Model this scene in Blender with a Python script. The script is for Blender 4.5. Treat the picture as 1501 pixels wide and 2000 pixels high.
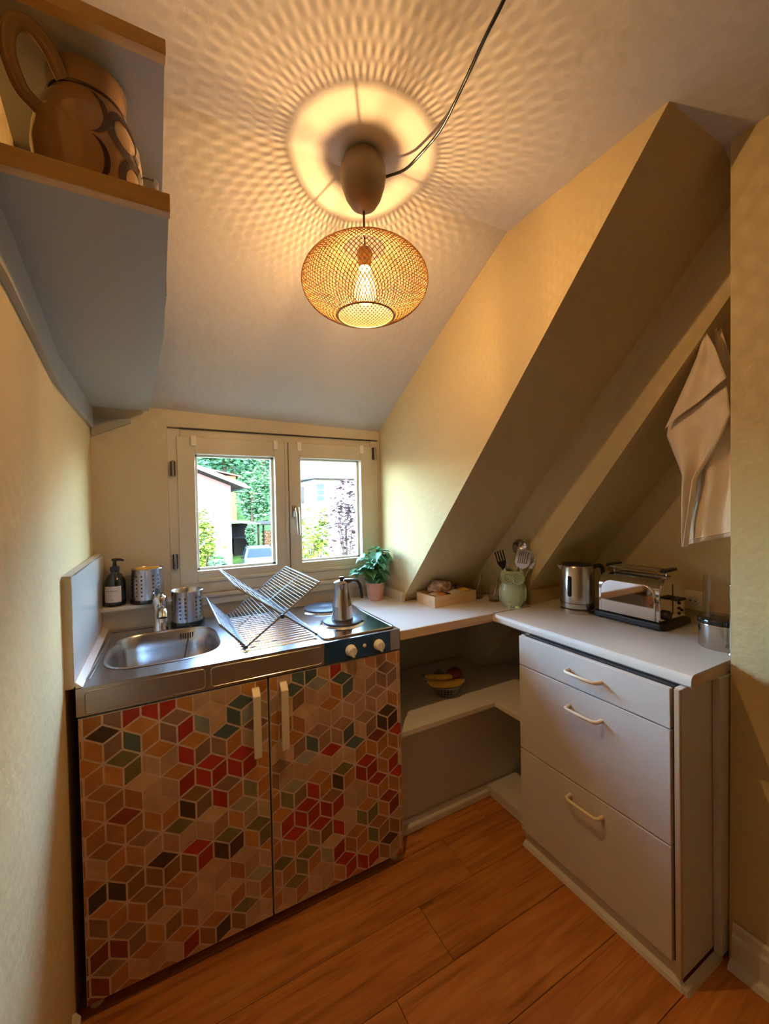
import bpy, math, random
from math import sin, cos, pi, radians as R
from mathutils import Vector as V, Matrix, noise as mnoise

for o in list(bpy.data.objects): bpy.data.objects.remove(o, do_unlink=True)
scene = bpy.context.scene
COL = scene.collection

# ------------------------------------------------------------------ camera
cam_d = bpy.data.cameras.new('camera'); cam = bpy.data.objects.new('camera', cam_d); COL.objects.link(cam)
cam_d.sensor_fit = 'HORIZONTAL'; cam_d.sensor_width = 36; cam_d.lens = 797.65/1501*36; cam_d.clip_start = .02; cam_d.clip_end = 400
_yaw, _pit, _rol = .4966, -.0167, .0194
_r = V((cos(_yaw), -sin(_yaw), 0)); _f = V((sin(_yaw)*cos(_pit), cos(_yaw)*cos(_pit), sin(_pit))); _u = _r.cross(_f)
_r2 = _r*cos(_rol)-_u*sin(_rol); _u2 = _r*sin(_rol)+_u*cos(_rol)
cam.matrix_world = Matrix(((_r2.x,_u2.x,-_f.x,.2458),(_r2.y,_u2.y,-_f.y,-1.996),(_r2.z,_u2.z,-_f.z,1.3765),(0,0,0,1)))
scene.camera = cam

# ------------------------------------------------------------------ sky, sun, exposure
world = bpy.data.worlds.new('sky'); scene.world = world; world.use_nodes = True
wn = world.node_tree.nodes; wl = world.node_tree.links
sky = wn.new('ShaderNodeTexSky'); sky.sky_type = 'NISHITA'; sky.sun_disc = False
sky.sun_elevation = R(48); sky.sun_rotation = R(200); sky.air_density = 1.0; sky.dust_density = 1.5
wl.new(sky.outputs[0], wn['Background'].inputs[0]); wn['Background'].inputs[1].default_value = 17.0
sun_d = bpy.data.lights.new('sun', 'SUN'); sun_d.energy = 4.0; sun_d.angle = R(1); sun_d.color = (1, .95, .86)
sun = bpy.data.objects.new('sun', sun_d); COL.objects.link(sun)
sun.rotation_euler = V((.35, .62, -.85)).to_track_quat('-Z', 'Y').to_euler(); sun.location = (0, -5, 9)
PENDANT_WATTS = 20
vs = scene.view_settings
vs.view_transform = 'Standard'; vs.look = 'None'; vs.gamma = 1; vs.use_curve_mapping = False; vs.exposure = -0.25

# ------------------------------------------------------------------ materials
def mat(name, col, rough=.5, metal=0, bump=None, vary=None, spec=None, coat=0):
    """principled; bump=(scale, strength), vary=(scale, amount)"""
    m = bpy.data.materials.new(name); m.use_nodes = True
    nt = m.node_tree; n = nt.nodes; l = nt.links; b = n['Principled BSDF']
    b.inputs['Base Color'].default_value = (*col, 1); b.inputs['Roughness'].default_value = rough; b.inputs['Metallic'].default_value = metal
    if spec is not None: b.inputs['Specular IOR Level'].default_value = spec
    if coat: b.inputs['Coat Weight'].default_value = coat; b.inputs['Coat Roughness'].default_value = .08
    tc = n.new('ShaderNodeTexCoord')
    if vary:
        t = n.new('ShaderNodeTexNoise'); t.inputs['Scale'].default_value = vary[0]; t.inputs['Detail'].default_value = 5
        l.new(tc.outputs['Object'], t.inputs['Vector'])
        r = n.new('ShaderNodeValToRGB'); a = vary[1]
        r.color_ramp.elements[0].position = .3; r.color_ramp.elements[1].position = .7
        r.color_ramp.elements[0].color = (*[c*(1-a) for c in col], 1); r.color_ramp.elements[1].color = (*[min(1, c*(1+a)) for c in col], 1)
        l.new(t.outputs['Fac'], r.inputs['Fac']); l.new(r.outputs[0], b.inputs['Base Color'])
    if bump:
        t2 = n.new('ShaderNodeTexNoise'); t2.inputs['Scale'].default_value = bump[0]; t2.inputs['Detail'].default_value = 6
        l.new(tc.outputs['Object'], t2.inputs['Vector'])
        bp = n.new('ShaderNodeBump'); bp.inputs['Strength'].default_value = bump[1]; bp.inputs['Distance'].default_value = .01
        l.new(t2.outputs['Fac'], bp.inputs['Height']); l.new(bp.outputs[0], b.inputs['Normal'])
    return m

def mat_wood(name, c0, c1, c2, axis='X', scale=1.0, knots=True, rough=.45, rand=True):
    m = bpy.data.materials.new(name); m.use_nodes = True
    nt = m.node_tree; n = nt.nodes; l = nt.links; b = n['Principled BSDF']; b.inputs['Roughness'].default_value = rough
    tc = n.new('ShaderNodeTexCoord'); mp = n.new('ShaderNodeMapping')
    sc = [9*scale]*3; sc['XYZ'.index(axis)] = .9*scale
    mp.inputs['Scale'].default_value = sc
    oi = n.new('ShaderNodeObjectInfo'); ml = n.new('ShaderNodeVectorMath'); ml.operation = 'SCALE'; ml.inputs[0].default_value = (7, 13, 5)
    ad = n.new('ShaderNodeVectorMath'); ad.operation = 'ADD'
    l.new(oi.outputs['Random'], ml.inputs['Scale']); l.new(tc.outputs['Object'], ad.inputs[0]); l.new(ml.outputs[0], ad.inputs[1])
    l.new(ad.outputs[0], mp.inputs['Vector'])
    t = n.new('ShaderNodeTexNoise'); t.inputs['Scale'].default_value = 2.2; t.inputs['Detail'].default_value = 7; t.inputs['Distortion'].default_value = 1.6
    l.new(mp.outputs[0], t.inputs['Vector'])
    r = n.new('ShaderNodeValToRGB'); e = r.color_ramp.elements
    e[0].position = .30; e[0].color = (*c0, 1); e[1].position = .72; e[1].color = (*c2, 1); x = e.new(.5); x.color = (*c1, 1)
    l.new(t.outputs['Fac'], r.inputs['Fac']); last = r.outputs[0]
    if knots:
        mp2 = n.new('ShaderNodeMapping'); s2 = [8.5]*3; s2['XYZ'.index(axis)] = 3.6; mp2.inputs['Scale'].default_value = s2
        l.new(ad.outputs[0], mp2.inputs['Vector'])
        vo = n.new('ShaderNodeTexVoronoi'); vo.inputs['Scale'].default_value = 1.0; l.new(mp2.outputs[0], vo.inputs['Vector'])
        kr = n.new('ShaderNodeValToRGB'); k = kr.color_ramp.elements
        k[0].position = .07; k[0].color = (.20, .17, .15, 1); k[1].position = .20; k[1].color = (1, 1, 1, 1)
        l.new(vo.outputs['Distance'], kr.inputs['Fac'])
        mx = n.new('ShaderNodeMixRGB'); mx.blend_type = 'MULTIPLY'; mx.inputs[0].default_value = .85
        l.new(last, mx.inputs[1]); l.new(kr.outputs[0], mx.inputs[2]); last = mx.outputs[0]
        mp3 = n.new('ShaderNodeMapping'); s3 = [55.0]*3; s3['XYZ'.index(axis)] = 2.5; mp3.inputs['Scale'].default_value = s3; l.new(ad.outputs[0], mp3.inputs['Vector'])
        t3 = n.new('ShaderNodeTexNoise'); t3.inputs['Scale'].default_value = 1; t3.inputs['Detail'].default_value = 4; t3.inputs['Distortion'].default_value = .8; l.new(mp3.outputs[0], t3.inputs['Vector'])
        g3 = n.new('ShaderNodeValToRGB'); g = g3.color_ramp.elements; g[0].position = .34; g[0].color = (.55, .5, .45, 1); g[1].position = .5; g[1].color = (1, 1, 1, 1); l.new(t3.outputs['Fac'], g3.inputs['Fac'])
        mx3 = n.new('ShaderNodeMixRGB'); mx3.blend_type = 'MULTIPLY'; mx3.inputs[0].default_value = .7; l.new(last, mx3.inputs[1]); l.new(g3.outputs[0], mx3.inputs[2]); last = mx3.outputs[0]
    if rand:
        hs = n.new('ShaderNodeHueSaturation'); mr = n.new('ShaderNodeMapRange'); mr.inputs['To Min'].default_value = .85; mr.inputs['To Max'].default_value = 1.12
        l.new(oi.outputs['Random'], mr.inputs['Value']); l.new(mr.outputs[0], hs.inputs['Value']); l.new(last, hs.inputs['Color']); last = hs.outputs[0]
    l.new(last, b.inputs['Base Color'])
    bp = n.new('ShaderNodeBump'); bp.inputs['Strength'].default_value = .15; bp.inputs['Distance'].default_value = .004
    l.new(t.outputs['Fac'], bp.inputs['Height']); l.new(bp.outputs[0], b.inputs['Normal'])
    return m

def mat_glass(name, tint=(1, 1, 1), refl=.08, rough=.02):
    m = bpy.data.materials.new(name); m.use_nodes = True
    nt = m.node_tree; n = nt.nodes; l = nt.links; n.remove(n['Principled BSDF'])
    tr = n.new('ShaderNodeBsdfTransparent'); tr.inputs[0].default_value = (*tint, 1)
    gl = n.new('ShaderNodeBsdfGlossy'); gl.inputs['Roughness'].default_value = rough
    fr = n.new('ShaderNodeFresnel'); fr.inputs['IOR'].default_value = 1.45
    mu = n.new('ShaderNodeMath'); mu.operation = 'MULTIPLY_ADD'; mu.inputs[1].default_value = .25; mu.inputs[2].default_value = refl*.3; mu.use_clamp = True
    l.new(fr.outputs[0], mu.inputs[0])
    mx = n.new('ShaderNodeMixShader'); l.new(mu.outputs[0], mx.inputs[0]); l.new(tr.outputs[0], mx.inputs[1]); l.new(gl.outputs[0], mx.inputs[2])
    l.new(mx.outputs[0], n['Material Output'].inputs[0])
    return m

def mat_emit(name, col, s):
    m = bpy.data.materials.new(name); m.use_nodes = True; b = m.node_tree.nodes['Principled BSDF']
    b.inputs['Base Color'].default_value = (*col, 1); b.inputs['Emission Color'].default_value = (*col, 1); b.inputs['Emission Strength'].default_value = s
    return m

def mat_vcol(name, rough=.25, coat=.3):
    """colour attribute times a soft marbling: a printed film"""
    m = bpy.data.materials.new(name); m.use_nodes = True; nt = m.node_tree; n = nt.nodes; l = nt.links; b = n['Principled BSDF']
    b.inputs['Roughness'].default_value = rough; b.inputs['Coat Weight'].default_value = coat
    a = n.new('ShaderNodeVertexColor'); a.layer_name = 'print'
    tc = n.new('ShaderNodeTexCoord'); t = n.new('ShaderNodeTexNoise'); t.inputs['Scale'].default_value = 9; t.inputs['Detail'].default_value = 6; t.inputs['Distortion'].default_value = 2.5
    l.new(tc.outputs['Object'], t.inputs['Vector'])
    r = n.new('ShaderNodeValToRGB'); r.color_ramp.elements[0].position = .3; r.color_ramp.elements[0].color = (.78, .74, .7, 1); r.color_ramp.elements[1].position = .7; r.color_ramp.elements[1].color = (1, 1, 1, 1)
    l.new(t.outputs['Fac'], r.inputs['Fac'])
    mx = n.new('ShaderNodeMixRGB'); mx.blend_type = 'MULTIPLY'; mx.inputs[0].default_value = 1
    l.new(a.outputs[0], mx.inputs[1]); l.new(r.outputs[0], mx.inputs[2]); l.new(mx.outputs[0], b.inputs['Base Color'])
    return m

def mat_bulb():
    m = mat_glass('bulb_glass', (1, .95, .85), .03); n = m.node_tree.nodes; l = m.node_tree.links; n['Fresnel'].inputs['IOR'].default_value = 1.02
    e = n.new('ShaderNodeEmission'); e.inputs[0].default_value = (1, .70, .34, 1); e.inputs[1].default_value = 1.3
    a = n.new('ShaderNodeAddShader'); l.new(n['Mix Shader'].outputs[0], a.inputs[0]); l.new(e.outputs[0], a.inputs[1]); l.new(a.outputs[0], n['Material Output'].inputs[0])
    return m
M = dict(
    wall=mat('plaster_cream', (.62, .48, .245), .85, bump=(38, .35), vary=(3, .04)),
    wallw=mat('plaster_pale', (.66, .58, .42), .85, bump=(30, .2), vary=(3, .03)),
    ceil=mat('plaster_white', (.56, .52, .465), .9, bump=(28, .35), vary=(2.5, .04)),
    paint=mat('window_paint', (.66, .61, .48), .45, vary=(6, .04)),
    white=mat('white_laminate', (.70, .66, .58), .38, vary=(5, .015)),
    whiteg=mat('white_gloss', (.82, .82, .80), .08, coat=.5),
    trimw=mat('white_trim', (.72, .66, .55), .45),
    plastic_w=mat('white_plastic', (.86, .82, .74), .35),
    cream=mat('cream_plastic', (.86, .72, .48), .35),
    steel=mat('stainless', (.62, .62, .63), .24, 1, bump=(160, .03)),
    steel2=mat('stainless_bright', (.72, .71, .70), .14, 1),
    chrome=mat('chrome', (.82, .82, .83), .05, 1),
    wire=mat('rack_wire', (.26, .27, .28), .5, .35),
    black=mat('black_plastic', (.015, .015, .017), .4),
    blackg=mat('black_gloss', (.01, .012, .016), .12),
    dark=mat('dark_gap', (.02, .017, .014), .7),
    iron=mat('cast_iron', (.045, .05, .06), .45, .3),
    blue=mat('navy_panel', (.010, .06, .17), .22, .1, coat=.4),
    floor=mat_wood('floor_wood', (.40, .125, .020), (.56, .20, .034), (.66, .275, .058)),
    beech=mat_wood('beech', (.66, .43, .24), (.74, .51, .30), (.80, .58, .36), scale=1.6, knots=False, rand=False),
    edgew=mat_wood('shelf_edging', (.62, .36, .10), (.68, .41, .13), (.74, .47, .17), scale=1.2, knots=False, rand=False),
    grey=mat('grey_board', (.42, .40, .33), .55, vary=(3, .03)),
    film=mat_vcol('door_film'),
    gold=mat('lamp_mesh', (.40, .24, .10), .5, .6),
    bronze=mat('lamp_cup', (.20, .145, .085), .5, .2),
    brown=mat('brown_cord', (.06, .035, .02), .5),
    glass=mat_glass('clear_glass'),
    pane=mat_glass('window_glass', (.93, .99, .98), .03),
    bulbg=mat_bulb(),
    filament=mat_emit('filament', (1, .66, .33), 60),
    bottle=mat('dark_bottle', (.012, .014, .015), .15, coat=.4),
    label=mat('paper_label', (.78, .75, .70), .7),
    ink=mat('ink', (.03, .03, .03), .7),
    sponge=mat('yellow_sponge', (.80, .42, .05), .9, bump=(90, .5)),
    terra=mat('pink_terracotta', (.62, .33, .24), .7, bump=(60, .15)),
    soil=mat('soil', (.05, .03, .02), .95, bump=(80, .6)),
    leaf=mat('basil_leaf', (.13, .38, .18), .42, vary=(14, .35)),
    stem=mat('basil_stem', (.22, .36, .12), .6),
    jug=mat('brown_stoneware', (.46, .26, .10), .12, vary=(7, .15), coat=.6),
    jugd=mat('dark_glaze', (.07, .025, .018), .12, coat=.6),
    owl=mat('celadon_glaze', (.52, .66, .46), .15, vary=(12, .12), coat=.6),
    cloth=mat('linen', (.84, .71, .56), .9, bump=(300, .15)),
    banana=mat('banana_skin', (.75, .43, .05), .5, vary=(16, .25)),
    apple=mat('apple_skin', (.25, .025, .03), .25, vary=(9, .4), coat=.3),
    grape=mat('grape_skin', (.16, .14, .08), .3, vary=(9, .3)),
    stalk=mat('fruit_stalk', (.08, .05, .02), .7),
    bag=mat('speckled_bag', (.40, .29, .22), .7, bump=(30, .3), vary=(38, .9)),
    orange=mat('orange_sachet', (.75, .25, .05), .5),
    kraft=mat('kraft_paper', (.60, .45, .28), .8),
    navy=mat('navy_sachet', (.03, .04, .08), .4),
)
# ------------------------------------------------------------------ mesh helpers
class MB:
    def __init__(s): s.v = []; s.f = []; s.c = []
    def add(s, vs, fs, col=None):
        b = len(s.v); s.v += [tuple(p) for p in vs]; s.f += [tuple(b+i for i in f) for f in fs]; s.c += [col]*len(fs); return s
    def box(s, a, b, m=None):
        x0, y0, z0 = a; x1, y1, z1 = b
        vs = [V(p) for p in ((x0,y0,z0),(x1,y0,z0),(x1,y1,z0),(x0,y1,z0),(x0,y0,z1),(x1,y0,z1),(x1,y1,z1),(x0,y1,z1))]
        if m: vs = [m @ p for p in vs]
        return s.add(vs, [(3,2,1,0),(4,5,6,7),(0,1,5,4),(1,2,6,5),(2,3,7,6),(3,0,4,7)])
    def tube(s, pts, r, n=8, closed=False, flat=None):
        pts = [V(p) for p in pts]; N = len(pts); rs = r if isinstance(r, (list, tuple)) else [r]*N
        vs = []; up = None
        for i, p in enumerate(pts):
            if closed: d = pts[(i+1) % N]-pts[i-1]
            else: d = pts[min(i+1, N-1)]-pts[max(i-1, 0)]
            d = d.normalized() if d.length > 1e-9 else V((0,0,1))
            if up is None:
                up = V((0,0,1)) if abs(d.z) < .9 else V((1,0,0))
            a = d.cross(up)
            if a.length < 1e-4: a = d.cross(V((0,1,0)))
            a.normalize(); b = a.cross(d).normalized(); up = b
            for k in range(n):
                t = 2*pi*k/n; fl = flat if flat else 1
                vs.append(p+a*cos(t)*rs[i]+b*sin(t)*rs[i]*fl)
        fs = []
        for i in range(N if closed else N-1):
            j = (i+1) % N
            for k in range(n):
                k2 = (k+1) % n; fs.append((i*n+k, i*n+k2, j*n+k2, j*n+k))
        if not closed: fs += [tuple(range(n))[::-1], tuple((N-1)*n+k for k in range(n))]
        return s.add(vs, fs)
    def lathe(s, prof, n=32, c=(0,0,0), sx=1, sy=1, m=None, capb=True, capt=True):
        vs = []; c = V(c)
        for r, z in prof:
            for k in range(n):
                t = 2*pi*k/n; p = V((r*cos(t)*sx, r*sin(t)*sy, z))
                vs.append((m @ p if m else p)+c)
        fs = []
        for i in range(len(prof)-1):
            for k in range(n):
                k2 = (k+1) % n; fs.append((i*n+k, i*n+k2, (i+1)*n+k2, (i+1)*n+k))
        if capb and prof[0][0] > 1e-5: fs.append(tuple(range(n))[::-1])
        if capt and prof[-1][0] > 1e-5: fs.append(tuple((len(prof)-1)*n+k for k in range(n)))
        return s.add(vs, fs)
    def prism(s, poly, fn, d0, d1):
        """poly 2d points; fn(u, v, d) -> 3d"""
        n = len(poly); vs = [fn(u, v, d0) for u, v in poly]+[fn(u, v, d1) for u, v in poly]
        return s.add(vs, [tuple(range(n))[::-1], tuple(range(n, 2*n))]+[(i, (i+1) % n, n+(i+1) % n, n+i) for i in range(n)])
    def grid(s, nu, nv, fn, thick=None):
        vs = [fn(i/(nu-1), j/(nv-1)) for j in range(nv) for i in range(nu)]
        return s.add(vs, [(j*nu+i, j*nu+i+1, (j+1)*nu+i+1, (j+1)*nu+i) for j in range(nv-1) for i in range(nu-1)])
    def mesh(s, name, m, smooth=None):
        me = bpy.data.meshes.new(name); me.from_pydata(s.v, [], s.f)
        if any(c is not None for c in s.c):
            ca = me.color_attributes.new('print', 'FLOAT_COLOR', 'CORNER'); i = 0
            for p, c in zip(me.polygons, s.c):
                for _ in p.vertices: ca.data[i].color = (*(c or (.6,.4,.3)), 1); i += 1
        me.materials.append(m); me.validate()
        if smooth is not None:
            me.shade_smooth()
            me.set_sharp_from_angle(angle=R(smooth))
        return me
    def build(s, name, m, parent=None, smooth=None, bevel=0, solid=0, sub=0, loc=None):
        m = M[m] if isinstance(m, str) else m
        o = bpy.data.objects.new(name, s.mesh(name, m, smooth)); COL.objects.link(o)
        if parent: o.parent = parent
        if loc: o.location = loc
        if solid: md = o.modifiers.new('solid', 'SOLIDIFY'); md.thickness = solid; md.offset = 0
        if sub: md = o.modifiers.new('sub', 'SUBSURF'); md.levels = sub; md.render_levels = sub
        if bevel: md = o.modifiers.new('bevel', 'BEVEL'); md.width = bevel; md.segments = 2; md.limit_method = 'ANGLE'; md.angle_limit = R(40)
        return o

def tag(o, label, cat, group=None):
    o['label'] = label; o['category'] = cat
    if group: o['group'] = group
    return o
def thing(name, label, cat, loc=(0,0,0), rz=0, group=None):
    o = bpy.data.objects.new(name, None); COL.objects.link(o); o.location = loc; o.rotation_euler = (0,0,rz); o.empty_display_size = .05
    return tag(o, label, cat, group)
def struct(o): o['kind'] = 'structure'; return o
def dup(o, parent, **kw):
    c = o.copy(); COL.objects.link(c); c.parent = parent
    for k, v in kw.items(): setattr(c, k, v)
    return c
def box(name, a, b, m, parent=None, bevel=.002, **kw): return MB().box(a, b).build(name, m, parent, bevel=bevel, **kw)
def rrect(x0, x1, y0, y1, r, n=6):
    p = []
    for cx, cy, a in ((x1-r, y1-r, 0), (x0+r, y1-r, 90), (x0+r, y0+r, 180), (x1-r, y0+r, 270)):
        p += [(cx+r*cos(R(a+90*i/n)), cy+r*sin(R(a+90*i/n))) for i in range(n+1)]
    return p
def bez(P, n=24):
    """Catmull-Rom through the points"""
    P = [V(p) for p in P]; Q = [P[0]*2-P[1]]+P+[P[-1]*2-P[-2]]; out = []
    per = max(2, n//(len(P)-1))
    for i in range(1, len(Q)-2):
        for k in range(per):
            t = k/per; a, b, c, d = Q[i-1:i+3]
            out.append(.5*((2*b)+(c-a)*t+(2*a-5*b+4*c-d)*t*t+(3*b-a-3*c+d)*t**3))
    return out+[P[-1]]

# ------------------------------------------------------------------ the room
def wx(y):      # the old left wall is not quite straight
    P = [(.3, 0), (0, 0), (-.65, .005), (-1.23, .052), (-2.0, .085), (-4.2, .12)]
    for (a, xa), (b, xb) in zip(P, P[1:]):
        if y >= b: return xa+(xb-xa)*(a-y)/(a-b)
    return P[-1][1]
fl = struct(MB().box((-.1, -4.3, -.06), (2.5, .25, -.012)).build('floor', 'dark'))
PW = .1905; rnd = random.Random(4); row = 0; y = -.06+.0
joints = {-3: .30, -2: .75, -1: 1.46, 0: 1.22, 1: .983, 2: .783, 3: .25}
y1 = -.06
k = -3
while y1 > -4.1:
    y0 = y1-PW if y1 != -.06 else -.2585
    j = joints.get(k, rnd.uniform(.2, 1.3))
    cuts = [-.1, j, j+1.28 if j+1.28 < 2.3 else 2.35]
    if cuts[-1] < 2.35: cuts.append(2.35)
    if j > 1.15: cuts.insert(1, j-1.28+.05) if j-1.28+.05 > 0 else None
    for a, b in zip(cuts, cuts[1:]):
        w, d = b-a-.0016, y1-y0-.0016
        p = MB().box((-w/2, -d/2, -.012), (w/2, d/2, 0)).build('plank', 'floor', fl, bevel=.0012)
        p.location = ((a+b)/2, (y0+y1)/2, 0)
    y1 = y0; k += 1

mb = MB()
N = 34
ys = [.25, 0]+[-.1*i for i in range(1, 43)]
mb.add([(wx(y), y, z) for y in ys for z in (-.02, 2.34)]+[(-.12, y, z) for y in ys for z in (-.02, 2.34)],
       [(2*i, 2*i+2, 2*i+3, 2*i+1) for i in range(len(ys)-1)]+[(2*len(ys)+2*i, 2*len(ys)+2*i+1, 2*len(ys)+2*i+3, 2*len(ys)+2*i+2) for i in range(len(ys)-1)]
       +[(2*i+1, 2*i+3, 2*len(ys)+2*i+3, 2*len(ys)+2*i+1) for i in range(len(ys)-1)])
struct(mb.build('wall_left', 'wall', smooth=60))
mb = MB()
mb.box((-.05, 0, -.05), (.268, .24, 1.95)).box((1.292, 0, -.05), (1.36, .24, 1.95)).box((.268, 0, 1.735), (1.292, .24, 1.95)).box((.268, 0, -.05), (1.292, .24, .998))
struct(mb.build('wall_window', 'wallw'))
# flat ceiling, and the dormer ceiling that comes down to the window
struct(MB().add([(-.1, -.945, 2.3), (1.42, -.968, 2.3), (2.4, -.968, 2.3), (2.4, -4.3, 2.3), (-.1, -4.3, 2.3), (-.1, -.945, 2.4), (2.4, -.968, 2.4), (2.4, -4.3, 2.4), (-.1, -4.3, 2.4)],
    [(0,1,2,3,4), (5,8,7,6), (0,5,6,2,1), (3,7,8,4), (2,6,7,3), (4,8,5,0)]).build('ceiling', 'ceil'))
def dc(u, v):
    xa = -.1+1.52*u; y = -.945-.023*u+(.945+.023*u+.03)*v; z0 = 2.3; z1 = 1.80-.040*u
    return V((xa, y, z0+(z1-z0)*v+.012*sin(pi*v)))
d = MB().grid(8, 20, dc); struct(d.build('ceiling_dormer', 'ceil', smooth=60))
struct(MB().add([(-.1, -.9, 2.42), (1.5, -.9, 2.42), (1.5, .3, 1.92), (-.1, .3, 1.92), (-.1, -.9, 2.36), (1.5, -.9, 2.36), (1.5, .3, 1.86), (-.1, .3, 1.86)], [(0,1,2,3), (7,6,5,4), (0,4,5,1), (1,5,6,2), (2,6,7,3), (3,7,4,0)]).build('ceiling_roof_deck', 'dark'))
# dormer cheek: vertical plane bounded by the roof slope
def roof(y): return .977+1.106*(-.297-y)
ck = [(.05, .6), (.05, 1.9), (-.9, 2.4), (-1.4731-.05, 2.355), (-1.4731, 2.3), (-.2165, .888), (-.2165, .80)]
ck = [(.05, .80), (.05, 1.85), (-.95, 2.36), (-1.473, 2.36), (-1.473, 2.3), (-.2165, .888), (-.2165, .80)]
struct(MB().add([(1.30, a, b) for a, b in ck], [tuple(range(len(ck)))]).build('wall_dormer_cheek', 'wall'))
# roof slope right of the cheek, its rounded nib, the boxed-in face and the lower slope
S = MB().add([(1.30, -.2165, .888), (1.715, -.2165, .888), (1.56, -1.473, 2.3), (1.30, -1.473, 2.3), (1.30, -.15, .80), (1.715, -.15, .80)], [(0,1,2,3), (4,5,1,0)])
struct(S.build('wall_roof_slope', 'wall'))
struct(MB().add([(1.715, -.2165, .888), (1.786, -.365, .888), (1.786, -1.427, 2.3), (1.56, -1.473, 2.3), (1.715, -.2, .80), (1.786, -.345, .80)], [(0,1,2,3), (4,5,1,0)]).build('wall_roof_nib', 'wall'))
struct(MB().add([(1.786, -.365, .888), (1.786, -.365, .80), (1.786, -.591, .80), (1.786, -.591, .956), (1.786, -1.633, 2.3), (1.786, -1.427, 2.3)], [(0,1,2,3,4,5)]).build('wall_beam_side', 'wall'))
struct(MB().add([(1.786, -.591, .80), (2.2, -.591, .80), (2.2, -.591, .956), (1.786, -.591, .956), (2.2, -1.633, 2.3), (1.786, -1.633, 2.3)], [(0,1,2,3), (3,2,4,5)]).build('wall_lower_slope', 'wall'))
struct(MB().box((2.185, -1.5, -.05), (2.3, .2, 2.38)).build('wall_niche', 'wall'))
# right wall with its old lean above the counter
def rx(z): return 1.70+.02*min(z, .9)/.9 if z < .9 else 1.72-.165*(z-.9)/1.4
zs = [-.02, .3, .6, .888, 1.2, 1.5, 1.8, 2.05, 2.32]
def ry(z): return -1.420-.07*max(0, z-.9)/1.4
mb = MB(); n = len(zs)
mb.add([(rx(z), ry(z), z) for z in zs]+[(rx(z), -4.3, z) for z in zs]+[(2.3, ry(z), z) for z in zs],
       [(i, i+1, n+i+1, n+i) for i in range(n-1)]+[(i+1, i, 2*n+i, 2*n+i+1) for i in range(n-1)])
struct(mb.build('wall_right', 'wall', smooth=30))
struct(MB().box((-.1, -4.3, -.05), (2.4, -4.15, 2.35)).build('wall_rear', 'wall'))
struct(MB().box((1.28, .0, -.05), (2.3, .1, .9)).build('wall_knee', 'wallw'))
struct(MB().prism([(.12, roof(.12)+.13), (-1.75, roof(-1.75)+.13), (-1.75, roof(-1.75)+.20), (.12, roof(.12)+.20)], lambda u, v, d: (1.302+1.1*d, u, v), 0, 1).build('ceiling_light_seal', 'dark'))  # unseen slab added above the slope to block sky light leaking in
# baseboards, trims
bb = lambda pts: [(0, 0), (.016, 0), (.016, .088), (.010, .098), (.010, .118), (.004, .125), (0, .125)]
def board(name, prof, fn, m='trimw'): return struct(MB().prism(prof, fn, 0, 1).build(name, m))
board('baseboard_right', bb(0), lambda u, v, d: (rx(0)-u, -1.432-2.7*d, v))
board('trim_1', [(0, 0), (.022, 0), (.016, .014), (0, .022)], lambda u, v, d: (rx(0)-.016-u, -1.43-2.7*d, v))
board('baseboard_left', [(0, 0), (.018, 0), (.018, .07), (.008, .085), (0, .085)], lambda u, v, d: (wx(-.70-3.4*d)+u, -.70-3.4*d, v))
struct(MB().prism([(0, 0), (.03, 0), (.03, .036), (.02, .047), (0, .047)], lambda u, v, d: (1.30-u*.55, -.001-.245*d, .8885+v), 0, 1).build('trim_2', 'paint'))
struct(MB().prism([(0, 0), (.014, 0), (.014, .06), (0, .068)], lambda u, v, d: (1.787+.397*d, -.5915-u, .8885+v), 0, 1).build('trim_3', 'wall'))

# ------------------------------------------------------------------ window
W = bpy.data.objects.new('window_1', None); COL.objects.link(W); W.location = (.78, .03, 1.0); struct(W)
def wb(name, a, b, m='paint', parent=W, bevel=.002):
    q = [(a[0]-.78, a[1]-.03, a[2]-1), (b[0]-.78, b[1]-.03, b[2]-1)]
    return MB().box(*q).build(name, m, parent, bevel=bevel)
wb('frame_jamb', (.268, .005, 1.0), (.318, .11, 1.735)); wb('frame_jamb', (1.25, .005, 1.0), (1.292, .11, 1.735))
wb('frame_head', (.318, .012, 1.688), (1.25, .11, 1.735)); wb('frame_sill', (.318, -.004, .999), (1.25, .11, 1.045))
wb('frame_groove', (.27, .003, 1.728), (1.29, .006, 1.732), 'dark', bevel=0)
for nm, x0, x1, g0, g1 in (('l', .305, .787, .375, .728), ('r', .793, 1.252, .8535, 1.1876)):
    s = wb('sash', (x0, .0, 1.036), (g0, .06, 1.694))
    wb('stile', (g1, .0, 1.036), (x1, .06, 1.694), parent=s); wb('rail', (g0, .002, 1.6213), (g1, .06, 1.694), parent=s); wb('rail', (g0, .002, 1.036), (g1, .06, 1.0975), parent=s)
    wb('drip_rail', (g0, -.012, 1.046), (g1, .004, 1.062), parent=s, bevel=.004)
    for a, b in (((g0, .034, 1.0975), (g0+.012, .058, 1.6213)), ((g1-.012, .034, 1.0975), (g1, .058, 1.6213)), ((g0, .034, 1.0975), (g1, .058, 1.1075)), ((g0, .034, 1.612), (g1, .058, 1.6213))): wb('glazing_bead', a, b, 'trimw', s, .001)
    wb('pane', (g0+.004, .046, 1.10), (g1-.004, .049, 1.619), 'pane', s, 0)
    for cx in (g0-.004, g1+.004): wb('blind_clip', (cx-.011, -.010, 1.655), (cx+.011, .004, 1.700), 'plastic_w', s, .003)
wb('astragal', (.776, -.006, 1.04), (.7915, .002, 1.692)); wb('joint_gap', (.7905, -.0075, 1.04), (.7935, -.001, 1.692), 'dark', bevel=0)
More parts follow.
